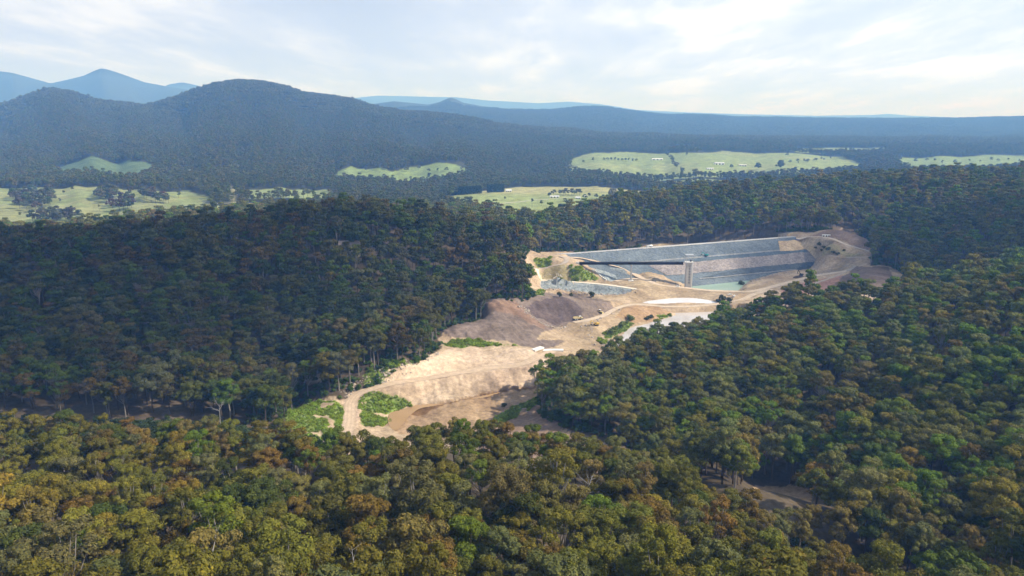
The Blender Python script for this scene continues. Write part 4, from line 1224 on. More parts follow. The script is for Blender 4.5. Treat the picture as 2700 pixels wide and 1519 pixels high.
# which three hundred show largest in the picture
uc, vc_, dc = project(np.stack([xa, ya, za + 17 * sa_], -1))
seen = (uc > 15) & (uc < W0 - 15) & (vc_ > 600) & (vc_ < H0 - 20)
order = np.argsort(np.where(seen, dc / sa_, 1e9))[:300]
solo = np.zeros(len(xa), bool); solo[order] = True
FORMW = {"broad": "broad-crowned", "tall": "tall narrow", "open": "open-crowned", "dense": "dense rounded"}
for i in order:
    P_ = PROTO[NEAR[pa[i]]]
    o = empty("gum_tree", (xa[i], ya[i], za[i]), float(ra[i]), tuple(map(float, nu[i])))
    bk = "pale-trunked" if SPEC[pa[i]][1] == 'bark_pale' else "dark-trunked"
    if ya[i] < 330 - 0.55 * max(xa[i] - 40, 0):
        grp = "gum trees on the forested hill in front of the sand pit"
        where = "on the brow above the sand pit" if ya[i] > 238 else "on the slope behind the brow" if ya[i] > 185 else "high on the hill facing the sand pit"
    else:
        grp = "gum trees at the foot of the ridge beside the gully"
        where = "beside the dark gully" if ya[i] < 300 else "on the ridge flank across the gully"
    szw = "large" if sa_[i] > 1.3 else "small" if sa_[i] < 1.06 else "mid-sized"
    tag(o, "%s %s %s %s gum tree %s" % (szw, TN[ta[i]], FORMW[P_['form']], bk, where), "tree", grp)
    link("trunk", P_['trunk'], o)
    c = link("crown", P_['crown'], o)
    c['tint'] = [float(q) for q in ca[i]]

PCOL = {}
def proto_collection(keys):
    kk = tuple(keys)
    if kk not in PCOL:
        c = bpy.data.collections.new("kinds_" + keys[0])
        for k in keys:
            c.objects.link(bpy.data.objects.new(k, PROTO[k]['joined']))
        PCOL[kk] = c
    return PCOL[kk]
def stuff(name, label, pts, pid, rot, scl, tint, keys):
    me = bpy.data.meshes.new(name)
    me.vertices.add(len(pts)); me.vertices.foreach_set("co", np.asarray(pts, np.float32).ravel())
    attr(me, 'pid', 'INT', 'POINT', pid)
    r3 = np.zeros((len(pts), 3)); r3[:, 2] = rot
    attr(me, 'rot', 'FLOAT_VECTOR', 'POINT', r3)
    s3 = np.asarray(scl); s3 = np.repeat(s3[:, None], 3, 1) if s3.ndim == 1 else s3
    attr(me, 'scl', 'FLOAT_VECTOR', 'POINT', s3)
    attr(me, 'tint', 'FLOAT_COLOR', 'POINT', np.concatenate([tint, np.ones((len(pts), 1))], 1))
    o = link(name, me)
    ng = bpy.data.node_groups.new(name, 'GeometryNodeTree')
    ng.interface.new_socket("Geometry", in_out='INPUT', socket_type='NodeSocketGeometry')
    ng.interface.new_socket("Geometry", in_out='OUTPUT', socket_type='NodeSocketGeometry')
    gi, go = ng.nodes.new('NodeGroupInput'), ng.nodes.new('NodeGroupOutput')
    ci = ng.nodes.new('GeometryNodeCollectionInfo')
    ci.inputs['Collection'].default_value = proto_collection(keys)
    ci.inputs['Separate Children'].default_value = True; ci.inputs['Reset Children'].default_value = True
    ip = ng.nodes.new('GeometryNodeInstanceOnPoints'); ip.inputs['Pick Instance'].default_value = True
    def na(nm, ty):
        q = ng.nodes.new('GeometryNodeInputNamedAttribute'); q.data_type = ty; q.inputs['Name'].default_value = nm
        return q.outputs[0]
    L = ng.links.new
    L(gi.outputs[0], ip.inputs['Points']); L(ci.outputs[0], ip.inputs['Instance'])
    L(na('pid', 'INT'), ip.inputs['Instance Index']); L(na('rot', 'FLOAT_VECTOR'), ip.inputs['Rotation']); L(na('scl', 'FLOAT_VECTOR'), ip.inputs['Scale'])
    L(ip.outputs[0], go.inputs[0])
    md = o.modifiers.new("scatter", 'NODES'); md.node_group = ng
    tag(o, label, kind='stuff')
    return o
FP, FI, FR, FS, FT = [], [], [], [], []
KEYS = NEAR + MIDT + FART + GROVE
def addf(x, y, z, idx, rot, scl, tint):
    FP.append(np.stack([x, y, z], -1)); FI.append(idx); FR.append(rot)
    s = np.asarray(scl); FS.append(np.repeat(s[:, None], 3, 1) if s.ndim == 1 else s); FT.append(tint)
q = ~solo
addf(xa[q], ya[q], za[q], pa[q], ra[q], nu[q], ca[q])
# --- middle distance
xb, yb = scatter_pts(-1260, 1260, 660, 1560, 11.6, rgf, .48)
m_ = woodland(xb, yb); xb, yb = xb[m_], yb[m_]; zb = terrain(xb, yb)
tb_, cb_ = choose_tint(xb, yb, rgf)
addf(xb, yb, zb, NSP + rgf.integers(0, NSP, len(xb)), rgf.uniform(0, 6.28, len(xb)), np.clip(rgf.normal(1.22, .24, len(xb)), .7, 1.8), cb_)
# --- far woods on the flats and the foot of the hills
xc, yc_ = scatter_pts(-3300, 3300, 1560, 4100, 13.0, rgf, .48)
m_ = woodland(xc, yc_, 6.0) & (np.abs(xc) < .78 * yc_ + 60)
opn = fbm(xc / 180, yc_ / 180, 105, 3)
m_ &= (opn < .62)
xc, yc_ = xc[m_], yc_[m_]; zc_ = terrain(xc, yc_)
tcx, ccx = choose_tint(xc, yc_, rgf)
sc_ = np.clip(rgf.normal(1.02, .22, len(xc)), .5, 1.6)
addf(xc, yc_, zc_, 2 * NSP + rgf.integers(0, 5, len(xc)), rgf.uniform(0, 6.28, len(xc)), sc_, ccx * .42 + TC[0] * .42)
# --- hill forests
xd, yd = scatter_pts(-6400, 6400, 4100, 8200, 46, rgf)
m_ = np.abs(xd) < .78 * yd; xd, yd = xd[m_], yd[m_]; zd = terrain(xd, yd)
td_, cd_ = choose_tint(xd, yd, rgf)
addf(xd, yd, zd, 2 * NSP + 5 + rgf.integers(0, 4, len(xd)), rgf.uniform(0, 6.28, len(xd)), rgf.uniform(.8, 1.15, len(xd)), TC[0] * .7 + .2 * cd_)
stuff("forest", "eucalypt forest covering the hills, ridges and valley flats", np.vstack(FP), np.concatenate(FI), np.concatenate(FR), np.vstack(FS), np.vstack(FT), KEYS)
# --- understorey along the forest edge
xs_, ys_ = scatter_pts(-300, 560, 340, 1060, 3.6, rgf)
m_ = woodland(xs_, ys_, 2.0); xs_, ys_ = xs_[m_], ys_[m_]
dE = np.full(len(xs_), 1e9); dE = seg_dist(xs_, ys_, EDGE)[0]
m_ = (dE < 26) & (rgf.random(len(xs_)) < np.where(dE < 12, .62, .3)); xs_, ys_ = xs_[m_], ys_[m_]
zs_ = terrain(xs_, ys_)
gt = np.array((0.07, 0.115, 0.022)) * rgf.uniform(.7, 1.4, (len(xs_), 1)) * rgf.uniform(.9, 1.1, (len(xs_), 3))
stuff("undergrowth", "green shrubs growing along the forest edge", np.stack([xs_, ys_, zs_ - .2], -1), rgf.integers(0, 3, len(xs_)), rgf.uniform(0, 6.28, len(xs_)), rgf.uniform(.6, 1.35, len(xs_)), gt, SHRUB)
xh, yh = scatter_pts(-430, -95, 306, 425, 4.2, rgf)
gy2 = np.interp(xh, GULLY2[:, 0], GULLY2[:, 1])
m_ = (yh < gy2 + 16) & ~pip(xh, yh, CLEARED) & (rgf.random(len(xh)) < .8); xh, yh = xh[m_], yh[m_]
xk, yk = scatter_pts(30, 200, 150, 420, 4.0, rgf)
m_ = (seg_dist(xk, yk, GULLY)[0] < 14) & ~pip(xk, yk, GAP) & ~pip(xk, yk, CLEARED) & (rgf.random(len(xk)) < .55)
xh, yh = np.concatenate([xh, xk[m_]]), np.concatenate([yh, yk[m_]])
stuff("scrub", "dark scrub filling the gullies at the feet of the wooded hills", np.stack([xh, yh, terrain(xh, yh) - .2], -1), rgf.integers(0, 3, len(xh)), rgf.uniform(0, 6.28, len(xh)), rgf.uniform(.7, 1.5, len(xh)), np.array((0.042, 0.062, 0.02)) * rgf.uniform(.7, 1.4, (len(xh), 1)), SHRUB)
xg, yg = scatter_pts(-300, 400, 400, 900, 1.15, rgf)
m_ = np.zeros(len(xg), bool)
for P in GRASS: m_ |= pip(xg + fbm(xg / 5, yg / 5, 110, 2) * 2, yg + fbm(xg / 5, yg / 5, 111, 2) * 2, P)
for P in PONDPOLY: m_ &= ~pip(xg, yg, P)
for rd in ROADS[:9]:
    m_ &= seg_dist(xg, yg, rd['p'])[0] > rd['w'] / 2 + .5
m_ &= (rgf.random(len(xg)) < .62) & (fbm(xg / 9, yg / 9, 113, 3) > -.28)
xg, yg = xg[m_], yg[m_]; zg = terrain(xg, yg)
gg = np.array((0.22, 0.31, 0.035)) * rgf.uniform(.55, 1.35, (len(xg), 1)) * rgf.uniform(.92, 1.08, (len(xg), 3))
gsz = rgf.uniform(.5, 1.1, len(xg)) * (1 + .7 * (fbm(xg / 8, yg / 8, 112, 2) > .15))
stuff("grass", "bright green grass and bracken around the sand pit", np.stack([xg, yg, zg - .1], -1), rgf.integers(0, 2, len(xg)), rgf.uniform(0, 6.28, len(xg)), gsz, gg, TUFT)
# --- loose rock on the earthworks
def rock_mesh(seed):
    rg = np.random.default_rng(seed)
    V_ = []; 
    for i in range(1, 4):
        for k in range(7):
            a = 2 * math.pi * (k + .5 * (i % 2)) / 7; p = math.pi * i / 4
            V_.append(np.array([math.sin(p) * math.cos(a), math.sin(p) * math.sin(a) * .8, math.cos(p) * .65]) * rg.uniform(.7, 1.15))
    V_ = [np.array([0, 0, .65])] + V_ + [np.array([0, 0, -.6])]
    T_ = [(0, 1 + k, 1 + (k + 1) % 7, 1 + (k + 1) % 7) for k in range(7)]
    F_ = [(0, 1 + k, 1 + (k + 1) % 7) for k in range(7)]
    for i in range(2):
        for k in range(7):
            a, b_, c_, d = 1 + i * 7 + k, 1 + i * 7 + (k + 1) % 7, 1 + (i + 1) * 7 + (k + 1) % 7, 1 + (i + 1) * 7 + k
            F_ += [(a, d, c_), (a, c_, b_)]
    F_ += [(22, 15 + (k + 1) % 7, 15 + k) for k in range(7)]
    return mesh_np("rock", np.array(V_), np.array(F_), [MAT['stone']], False)
plain('stone', (0.36, 0.31, 0.26), 0.9, var=0.35, scale=0.9)
ROCK = []
for k in range(3):
    PROTO["rock%02d" % k] = dict(joined=rock_mesh(700 + k)); ROCK.append("rock%02d" % k)
RP = []
def along(px, n, spread):
    P = spline(hits(px, terrain, 345), 5)
    for _ in range(n):
        j = rgf.random() * (len(P) - 1.001); i = int(j); q = P[i] + (P[i + 1] - P[i]) * (j - i)
        RP.append((q[0] + rgf.normal(0, spread), q[1] + rgf.normal(0, spread)))
along(c1([(200,515),(400,535),(600,558),(700,562),(845,525)]), 260, 1.6)
along(c1([(1130,495),(1180,500),(1230,505),(1290,520)]), 120, 3.0)
along(c1([(840,380),(900,420),(960,455),(1050,480),(1130,495)]), 160, 2.5)
along(c2([(1240,210),(1300,270),(1400,330),(1500,330)]), 160, 2.5)
along(c3([(1190,300),(1000,380),(760,470),(560,520),(520,600),(250,700),(120,780)]), 320, 2.0)
along(c2([(1830,400),(1700,440),(1650,330),(1720,270),(1800,230)]), 120, 3.0)
along(c1([(1540,515),(1600,480),(1700,445),(1900,410)]), 140, 2.5)
along(c1([(2090,240),(2200,290),(2300,350),(2100,420)]), 140, 5.0)
RP = np.array(RP)
m_ = np.ones(len(RP), bool)
for rd in ROADS[:9]: m_ &= seg_dist(RP[:, 0], RP[:, 1], rd['p'])[0] > rd['w'] / 2
RP = RP[m_]
stuff("rubble", "loose stones strewn over the earthworks", np.stack([RP[:, 0], RP[:, 1], terrain(RP[:, 0], RP[:, 1])], -1), rgf.integers(0, 3, len(RP)), rgf.uniform(0, 6.28, len(RP)), np.clip(rgf.lognormal(-.5, .5, len(RP)), .25, 1.9), np.ones((len(RP), 3)) * .3, ROCK)
# ------------------------------------------------------------------ machines
def stadium(x0, x1, z0, z1, n=6):
    r = (z1 - z0) / 2; zc = (z0 + z1) / 2
    return [(x1 - r + r * math.sin(a), zc + r * math.cos(a)) for a in np.linspace(0, math.pi, n)] + [(x0 + r - r * math.sin(a), zc - r * math.cos(a)) for a in np.linspace(0, math.pi, n)]
def wheel(parent, x, y, r, w):
    tyre = MB().tube([(x, y - w / 2, r), (x, y + w / 2, r)], r, 14).build("wheel", MAT['track_rubber'], parent)
    MB().tube([(x, y - w / 2 - .03, r), (x, y + w / 2 + .03, r)], r * .5, 10).build("rim", MAT['white_paint'], tyre)
def excavator(u, v, rz, paint, label, boom=(35, -70), swing=0.0, ymin=345, loc=None):
    p = place(u, v, ymin) if loc is None else loc
    o = empty("excavator", p, rz); tag(o, label, "excavator")
    for y in (-1.25, 1.25):
        MB().prism(stadium(-2.2, 2.2, 0, 1.0), y - .32, y + .32).build("track", MAT['track_rubber'], o)
    MB().box((0, 0, .85), (1.9, 1.9, .7)).build("undercarriage", MAT['dark_paint'], o)
    h = MB().prism([(-2.7, 1.35), (1.5, 1.25), (1.7, 1.6), (1.6, 2.5), (-1.2, 2.75), (-2.6, 2.6), (-2.9, 2.0)], -1.4, 1.35).build("house", MAT[paint], o)
    c = MB().prism([(.2, 1.5), (1.95, 1.5), (2.05, 2.3), (1.6, 3.2), (.25, 3.25)], .45, 1.42).build("cab", MAT[paint], o)
    MB().prism([(.45, 2.2), (1.97, 2.25), (1.58, 3.1), (.45, 3.1)], .42, 1.45).build("window", MAT['glass_dark'], c)
    a1, a2 = math.radians(boom[0]), math.radians(boom[1])
    def arm(x, z, ang, L, w0, w1, bend):
        d = np.array([math.cos(ang), math.sin(ang)]); n = np.array([-d[1], d[0]]); s = np.array([x, z]); m_ = s + d * L * .5 + n * bend; e = s + d * L
        return [tuple(s - n * w0), tuple(m_ - n * w0 * 1.2), tuple(e - n * w1), tuple(e + n * w1), tuple(m_ + n * w0 * 1.1), tuple(s + n * w0)], e
    pr, e = arm(1.2, 1.7, a1, 5.8, .30, .22, .75)
    MB().prism(pr, -.45, -.05).build("boom", MAT[paint], o)
    pr, e2 = arm(e[0] - .4, e[1] + .1, a2, 3.4, .26, .15, .12)
    MB().prism(pr, -.42, -.08).build("stick", MAT[paint], o)
    MB().prism([(e2[0] - .2, e2[1] + .1), (e2[0] + .3, e2[1] - .1), (e2[0] + .1, e2[1] - 1.0), (e2[0] - .9, e2[1] - 1.1), (e2[0] - 1.1, e2[1] - .5)], -.75, .3).build("bucket", MAT['dark_paint'], o)
    return o
def dump_truck(u, v, rz, label, paint='cream_paint'):
    p = place(u, v); o = empty("dump_truck", p, rz); tag(o, label, "dump truck")
    MB().box((0, 0, 1.05), (9.2, 1.2, .55)).build("chassis", MAT['dark_paint'], o)
    for x in (-2.9, -1.1, 3.3):
        for y in (-1.25, 1.25): wheel(o, x, y, .85, .6)
    MB().prism([(2.6, 1.3), (4.9, 1.3), (4.8, 2.1), (3.4, 2.4), (2.6, 2.4)], -1.1, 1.1).build("bonnet", MAT[paint], o)
    c = MB().prism([(1.3, 1.4), (2.9, 1.4), (2.75, 3.3), (1.3, 3.3)], -1.0, 1.0).build("cab", MAT[paint], o)
    MB().prism([(1.6, 2.3), (2.87, 2.3), (2.75, 3.1), (1.6, 3.1)], -1.03, 1.03).build("window", MAT['glass_dark'], c)
    MB().box((2.1, 0, 3.42), (2.1, 2.3, .22)).build("cab_roof", MAT['white_paint'], o)
    MB().prism([(-4.7, 1.7), (-4.9, 2.2), (-4.0, 3.0), (1.1, 3.2), (1.2, 1.6), (.2, 1.45), (-3.2, 1.45)], -1.5, -1.36).prism([(-4.7, 1.7), (-4.9, 2.2), (-4.0, 3.0), (1.1, 3.2), (1.2, 1.6), (.2, 1.45), (-3.2, 1.45)], 1.36, 1.5).box((-1.6, 0, 1.55), (5.8, 2.7, .16)).box((1.1, 0, 2.4), (.16, 2.7, 1.7)).build("tray", MAT[paint], o)
def bulldozer(u, v, rz, label):
    p = place(u, v); o = empty("bulldozer", p, rz); tag(o, label, "bulldozer")
    for y in (-1.1, 1.1): MB().prism(stadium(-1.9, 1.9, 0, 1.2), y - .3, y + .3).build("track", MAT['track_rubber'], o)
    MB().prism([(-1.9, .7), (2.3, .7), (2.3, 1.9), (.7, 2.05), (-1.9, 2.0)], -.8, .8).build("engine_body", MAT['cream_paint'], o)
    c = MB().box((-.6, 0, 2.75), (1.6, 1.6, 1.5), taper=.9).build("cab", MAT['cream_paint'], o)
    MB().box((-.6, 0, 2.9), (1.64, 1.64, .8), taper=.93).build("window", MAT['glass_dark'], c)
    MB().box((-.6, 0, 3.6), (1.9, 1.8, .16)).build("cab_roof", MAT['white_paint'], o)
    MB().prism([(2.7, .05), (2.95, .1), (2.75, .8), (2.95, 1.5), (2.7, 1.5), (2.5, .8)], -1.9, 1.9).build("blade", MAT['cream_paint'], o)
    for y in (-1.45, 1.45): MB().box((1.0, y, .6), (3.2, .16, .25)).build("push_arm", MAT['dark_paint'], o)
def tank_truck(loc, rz, label):
    o = empty("tank_truck", loc, rz); tag(o, label, "truck")
    MB().box((0, 0, .95), (8.6, .9, .4)).build("chassis", MAT['dark_paint'], o)
    for x in (-3.2, -1.9, 2.9):
        for y in (-1.0, 1.0): wheel(o, x, y, .52, .4)
    c = MB().prism([(2.1, .8), (4.2, .8), (4.25, 1.9), (3.9, 3.0), (2.1, 3.05)], -1.2, 1.2).build("cab", MAT['white_paint'], o)
    MB().prism([(3.0, 1.95), (4.27, 1.95), (3.93, 2.85), (3.0, 2.85)], -1.23, 1.23).build("window", MAT['glass_dark'], c)
    MB().tube([(-4.2, 0, 2.2), (-4.0, 0, 2.2), (1.3, 0, 2.2), (1.5, 0, 2.2)], [.7, 1.2, 1.2, .7], 14).build("tank", MAT['white_paint'], o, True)
def ute(u, v, rz, label, loc=None):
    p = place(u, v) if loc is None else loc
    o = empty("utility_vehicle", p, rz); tag(o, label, "utility vehicle", "white vehicles by the site road")
    MB().prism([(-2.6, .5), (2.6, .5), (2.65, .95), (1.3, 1.15), (-2.6, 1.15)], -.9, .9).build("body", MAT['white_paint'], o)
    c = MB().prism([(-.6, 1.15), (1.35, 1.15), (.8, 1.85), (-.4, 1.85)], -.82, .82).build("cab", MAT['white_paint'], o)
    MB().prism([(-.5, 1.25), (1.2, 1.25), (.75, 1.75), (-.35, 1.75)], -.85, .85).build("window", MAT['glass_dark'], c)
    for x in (-1.6, 1.6):
        for y in (-.8, .8): wheel(o, x, y, .38, .25)
# teal one works on the bench of the dam
s_b = s_at(1862, 27.5); nb2 = 4 + (CRZ - 27.6) * 1.68
pe = dampt(np.array(s_b), nb2, 28.3) + np.array([DA[0], DA[1], 0])
excavator(0, 0, math.pi + .25, 'teal_paint', "teal excavator working on the bench of the dam wall", (42, -62), loc=pe)
excavator(2112, 727, math.pi - .3, 'dark_paint', "dark excavator on a dark heap beside the haul road", (62, -75))
excavator(1572, 858, math.pi + .35, 'yellow_paint', "yellow excavator parked at the edge of the spoil slope", (38, -85))
dump_truck(1524, 843, .25, "cream dump truck with a white cab roof at the foot of the dark spoil heap")
bulldozer(1583, 826, -.5, "small cream bulldozer at the bend of the dirt road")
pt = dampt(np.array(s_at(1716, CRZ)), 0.5, CRZ + .42) + np.array([DA[0], DA[1], 0])
tank_truck(pt, math.atan2(dax[1], dax[0]) + math.pi, "white tank truck driving along the dam crest")
ute(1925, 778, .2, "white utility vehicle parked beside the scrub by the pond road")
ute(1936, 782, 1.1, "white utility vehicle standing across the pond road shoulder")
ute(1786, 757, .1, "white utility vehicle parked at the foot of the intake tower")
# low heap in one dark tone
def heap(u, v, rx, ry, h, rz, label, seed):
    p = place(u, v); rg = np.random.default_rng(seed)
    nr_, na_ = 9, 26
    V_ = [(0, 0, h)]; Fh = []
    for i in range(1, nr_ + 1):
        for k in range(na_):
            a = 2 * math.pi * k / na_; q = i / nr_
            w = 1 + .18 * math.sin(3 * a + seed) + rg.normal(0, .05)
            V_.append((rx * q * w * math.cos(a), ry * q * w * math.sin(a), h * (1 - q ** 1.4) * (1 + rg.normal(0, .08)) - .5 * (i == nr_)))
    Fh = [(0, 1 + k, 1 + (k + 1) % na_) for k in range(na_)]
    for i in range(nr_ - 1):
        for k in range(na_): Fh.append((1 + i * na_ + k, 1 + (i + 1) * na_ + k, 1 + (i + 1) * na_ + (k + 1) % na_, 1 + i * na_ + (k + 1) % na_))
    mb = MB().add(V_, Fh); o = mb.build("soil_heap", MAT['dark_heap']); o.location = p; o.rotation_euler[2] = rz
    return tag(o, label, "soil heap")
heap(2107, 732, 9.5, 5.5, 2.6, .2, "dark heap under the dark excavator", 3)
# site shed on the bare hill
def shed(u, v, L, Wd, h, roof, rz, label, cat="shed", wall='cream_wall', roofm='tin_roof', ymin=1200, name="farm_shed", doors=2, group=None):
    p = place(u, v, ymin) if not hasattr(u, '__len__') else u
    o = empty(name, p, rz); tag(o, label, cat, group)
    MB().box((0, 0, h / 2 - .3), (L, Wd, h + .6)).prism([(-L / 2, h), (L / 2, h), (L / 2, h + .01), (-L / 2, h + .01)], -.1, .1).build("wall", MAT[wall], o)
    mb = MB()
    for sg in (-1, 1):
        e = Wd / 2 + .5; t_ = .16
        Vr = [(-L / 2 - .5, sg * e, h - .25), (L / 2 + .5, sg * e, h - .25), (L / 2 + .5, 0, h + roof), (-L / 2 - .5, 0, h + roof)]
        Vr += [(x, y, z + t_) for x, y, z in Vr]
        mb.add(Vr, [(0, 1, 2, 3), (7, 6, 5, 4), (0, 4, 5, 1), (1, 5, 6, 2), (2, 6, 7, 3), (3, 7, 4, 0)])
    mb.build("roof", MAT[roofm], o)
    for k in range(doors):
        x = (k + .5) / doors * L - L / 2
        MB().box((x, -Wd / 2 - .02, h * .42), (L / doors * .45, .14, h * .8)).build("door", MAT['glass_dark'], o)
    return o
shed(2178, 624, 10, 3, 2.4, .3, -.15, "long white site hut on the bare hill above the track", "site hut", 'white_paint', 'white_paint', 345, "site_hut", 3)
hp = np.array([*at_y(918, 578, 742)[:2], 0]); hp[2] = ground_at(hp[0], hp[1]) + 13
shed((hp[0], hp[1], ground_at(hp[0], hp[1])), None, 21, 11, 12.5, 3.2, .15, "pale-roofed house standing among the trees on the wooded hill", "house", 'cream_wall', 'brown_roof', name="house", doors=3)
for u, v, L, Wd, h, rf, rz, lb, rm, wl in [
    (1733, 422, 46, 12, 4.5, 2, .02, "long white poultry shed on the far green pasture", 'white_paint', 'white_paint'),
    (1896, 434, 38, 16, 6, 2.5, .05, "large white farm shed by the tree line of the far pasture", 'tin_roof', 'white_paint'),
    (1958, 438, 30, 10, 4, 2, -.05, "low grey farm shed beside two tall dark trees", 'tin_roof', 'cream_wall'),
    (1872, 447, 26, 10, 4, 2, .1, "small tin shed in front of the large white farm shed", 'tin_roof', 'white_paint'),
    (1341, 506, 16, 10, 4, 3, .1, "white farmhouse beside the dark windbreak hedge", 'tin_roof', 'white_paint'),
    (1462, 521, 24, 8, 3.2, 2, .03, "long low white farmhouse under the garden trees", 'tin_roof', 'white_paint'),
    (1524, 524, 13, 7, 3, 2, -.1, "small white cottage at the end of the garden trees", 'tin_roof', 'white_paint'),
    (2584, 385, 30, 14, 6, 3, .1, "white homestead in the far strip of pasture", 'tin_roof', 'white_paint'),
    (2530, 443, 24, 12, 5, 2.5, .1, "grey-roofed farmhouse behind the ridge of trees", 'tin_roof', 'cream_wall'),
    (108, 452, 40, 14, 6, 3, .05, "grey roofed barn at the edge of the dark green crop field", 'tin_roof', 'cream_wall')]:
    shed(u, v, L, Wd, h, rf, rz, lb, "farmhouse" if 'house' in lb or 'cottage' in lb or 'homestead' in lb else "shed", wl, rm, name="farmhouse" if 'house' in lb or 'cottage' in lb or 'homestead' in lb else "farm_shed", doors=3)

# ------------------------------------------------------------------ paddock and garden trees
def kind(key, form, bark, **kw): proto(key, form, bark, **kw)
for k in range(4):
    kind("paddock_%d" % k, "paddock", 'bark_brown', seed=600 + k, h=[14, 16, 13, 15][k], cw=[13, 14, 11, 10][k], ch=[9.5, 10, 9, 11][k], ncl=16, cr=2.1, leaf=.75, nleaf=60, limbs=6, fork=.35, sides=5)
kind("pine", "pine", 'bark_brown', seed=620, h=30, cw=15, ch=27, ncl=60, cr=1.7, leaf=.7, nleaf=34, limbs=10, fork=.8, shape='cone', sides=5)
kind("poplar", "poplar", 'bark_brown', seed=621, h=26, cw=5.2, ch=24, ncl=22, cr=1.7, leaf=.6, nleaf=50, limbs=4, fork=.3, shape='tall', sides=5)
kind("willow", "willow", 'bark_pale', seed=622, h=26, cw=20, ch=22, ncl=40, cr=3.0, leaf=.85, nleaf=80, limbs=8, fork=.3, flat=.95, sides=5)
kind("mop", "mop", 'bark_brown', seed=623, h=20, cw=6.5, ch=6, ncl=8, cr=1.8, leaf=.6, nleaf=60, limbs=5, fork=.7, sides=5)
def ptree(u, v, key, h, tint, label, name="paddock_tree", group=None, ymin=1200):
    p = place(u, v, ymin)
    H_ = {"paddock_0": 14, "paddock_1": 16, "paddock_2": 13, "paddock_3": 15, "pine": 30, "poplar": 26, "willow": 26, "mop": 20}[key]
    o = empty(name, p, random.uniform(0, 6.28), h / H_)
    tag(o, label, "tree", group)
    link("trunk", PROTO[key]['trunk'], o)
    c = link("crown", PROTO[key]['crown'], o); c['tint'] = [x * random.uniform(.85, 1.15) for x in tint]
    return o
dk, md, pl, gy_ = (0.050, 0.062, 0.034), (0.072, 0.09, 0.036), (0.16, 0.19, 0.11), (0.10, 0.11, 0.075)
rt = random.Random(4)
def clumpof(poly, n, label, group, hs=(19, 27), tint=gy_):
    us = [p[0] for p in poly]; vs_ = [p[1] for p in poly]; k = 0; tries = 0
    done = []
    while k < n and tries < 3000:
        tries += 1
        u, v = rt.uniform(min(us), max(us)), rt.uniform(min(vs_), max(vs_))
        if not pip(np.array([u]), np.array([v]), [(a, b, 0) for a, b in poly])[0]: continue
        if any(abs(u - a) < 6 and abs(v - b) < 3 for a, b in done): continue
        done.append((u, v)); k += 1
        ptree(u, v, "paddock_%d" % rt.randrange(4), rt.uniform(*hs), tuple(x * rt.uniform(.7, 1.15) for x in tint), label, group=group)
clumpof([(262,512),(300,508),(345,530),(358,548),(330,560),(285,545),(262,530)], 30, "grey-green tree in the dense clump on the sunlit paddock", "clump on the sunlit paddock")
clumpof([(372,520),(400,516),(440,530),(446,538),(420,540),(385,530)], 16, "grey-green tree in the small clump upslope of the dense one", "small paddock clump")
clumpof([(30,520),(90,510),(147,512),(145,535),(110,560),(60,560),(40,540)], 34, "grey-green tree in the straggling clump by the dirt bank", "straggling paddock clump")
clumpof([(82,585),(120,572),(180,572),(225,582),(190,592),(100,596)], 20, "grey-green tree in the clump above the farm dam", "clump above the farm dam")
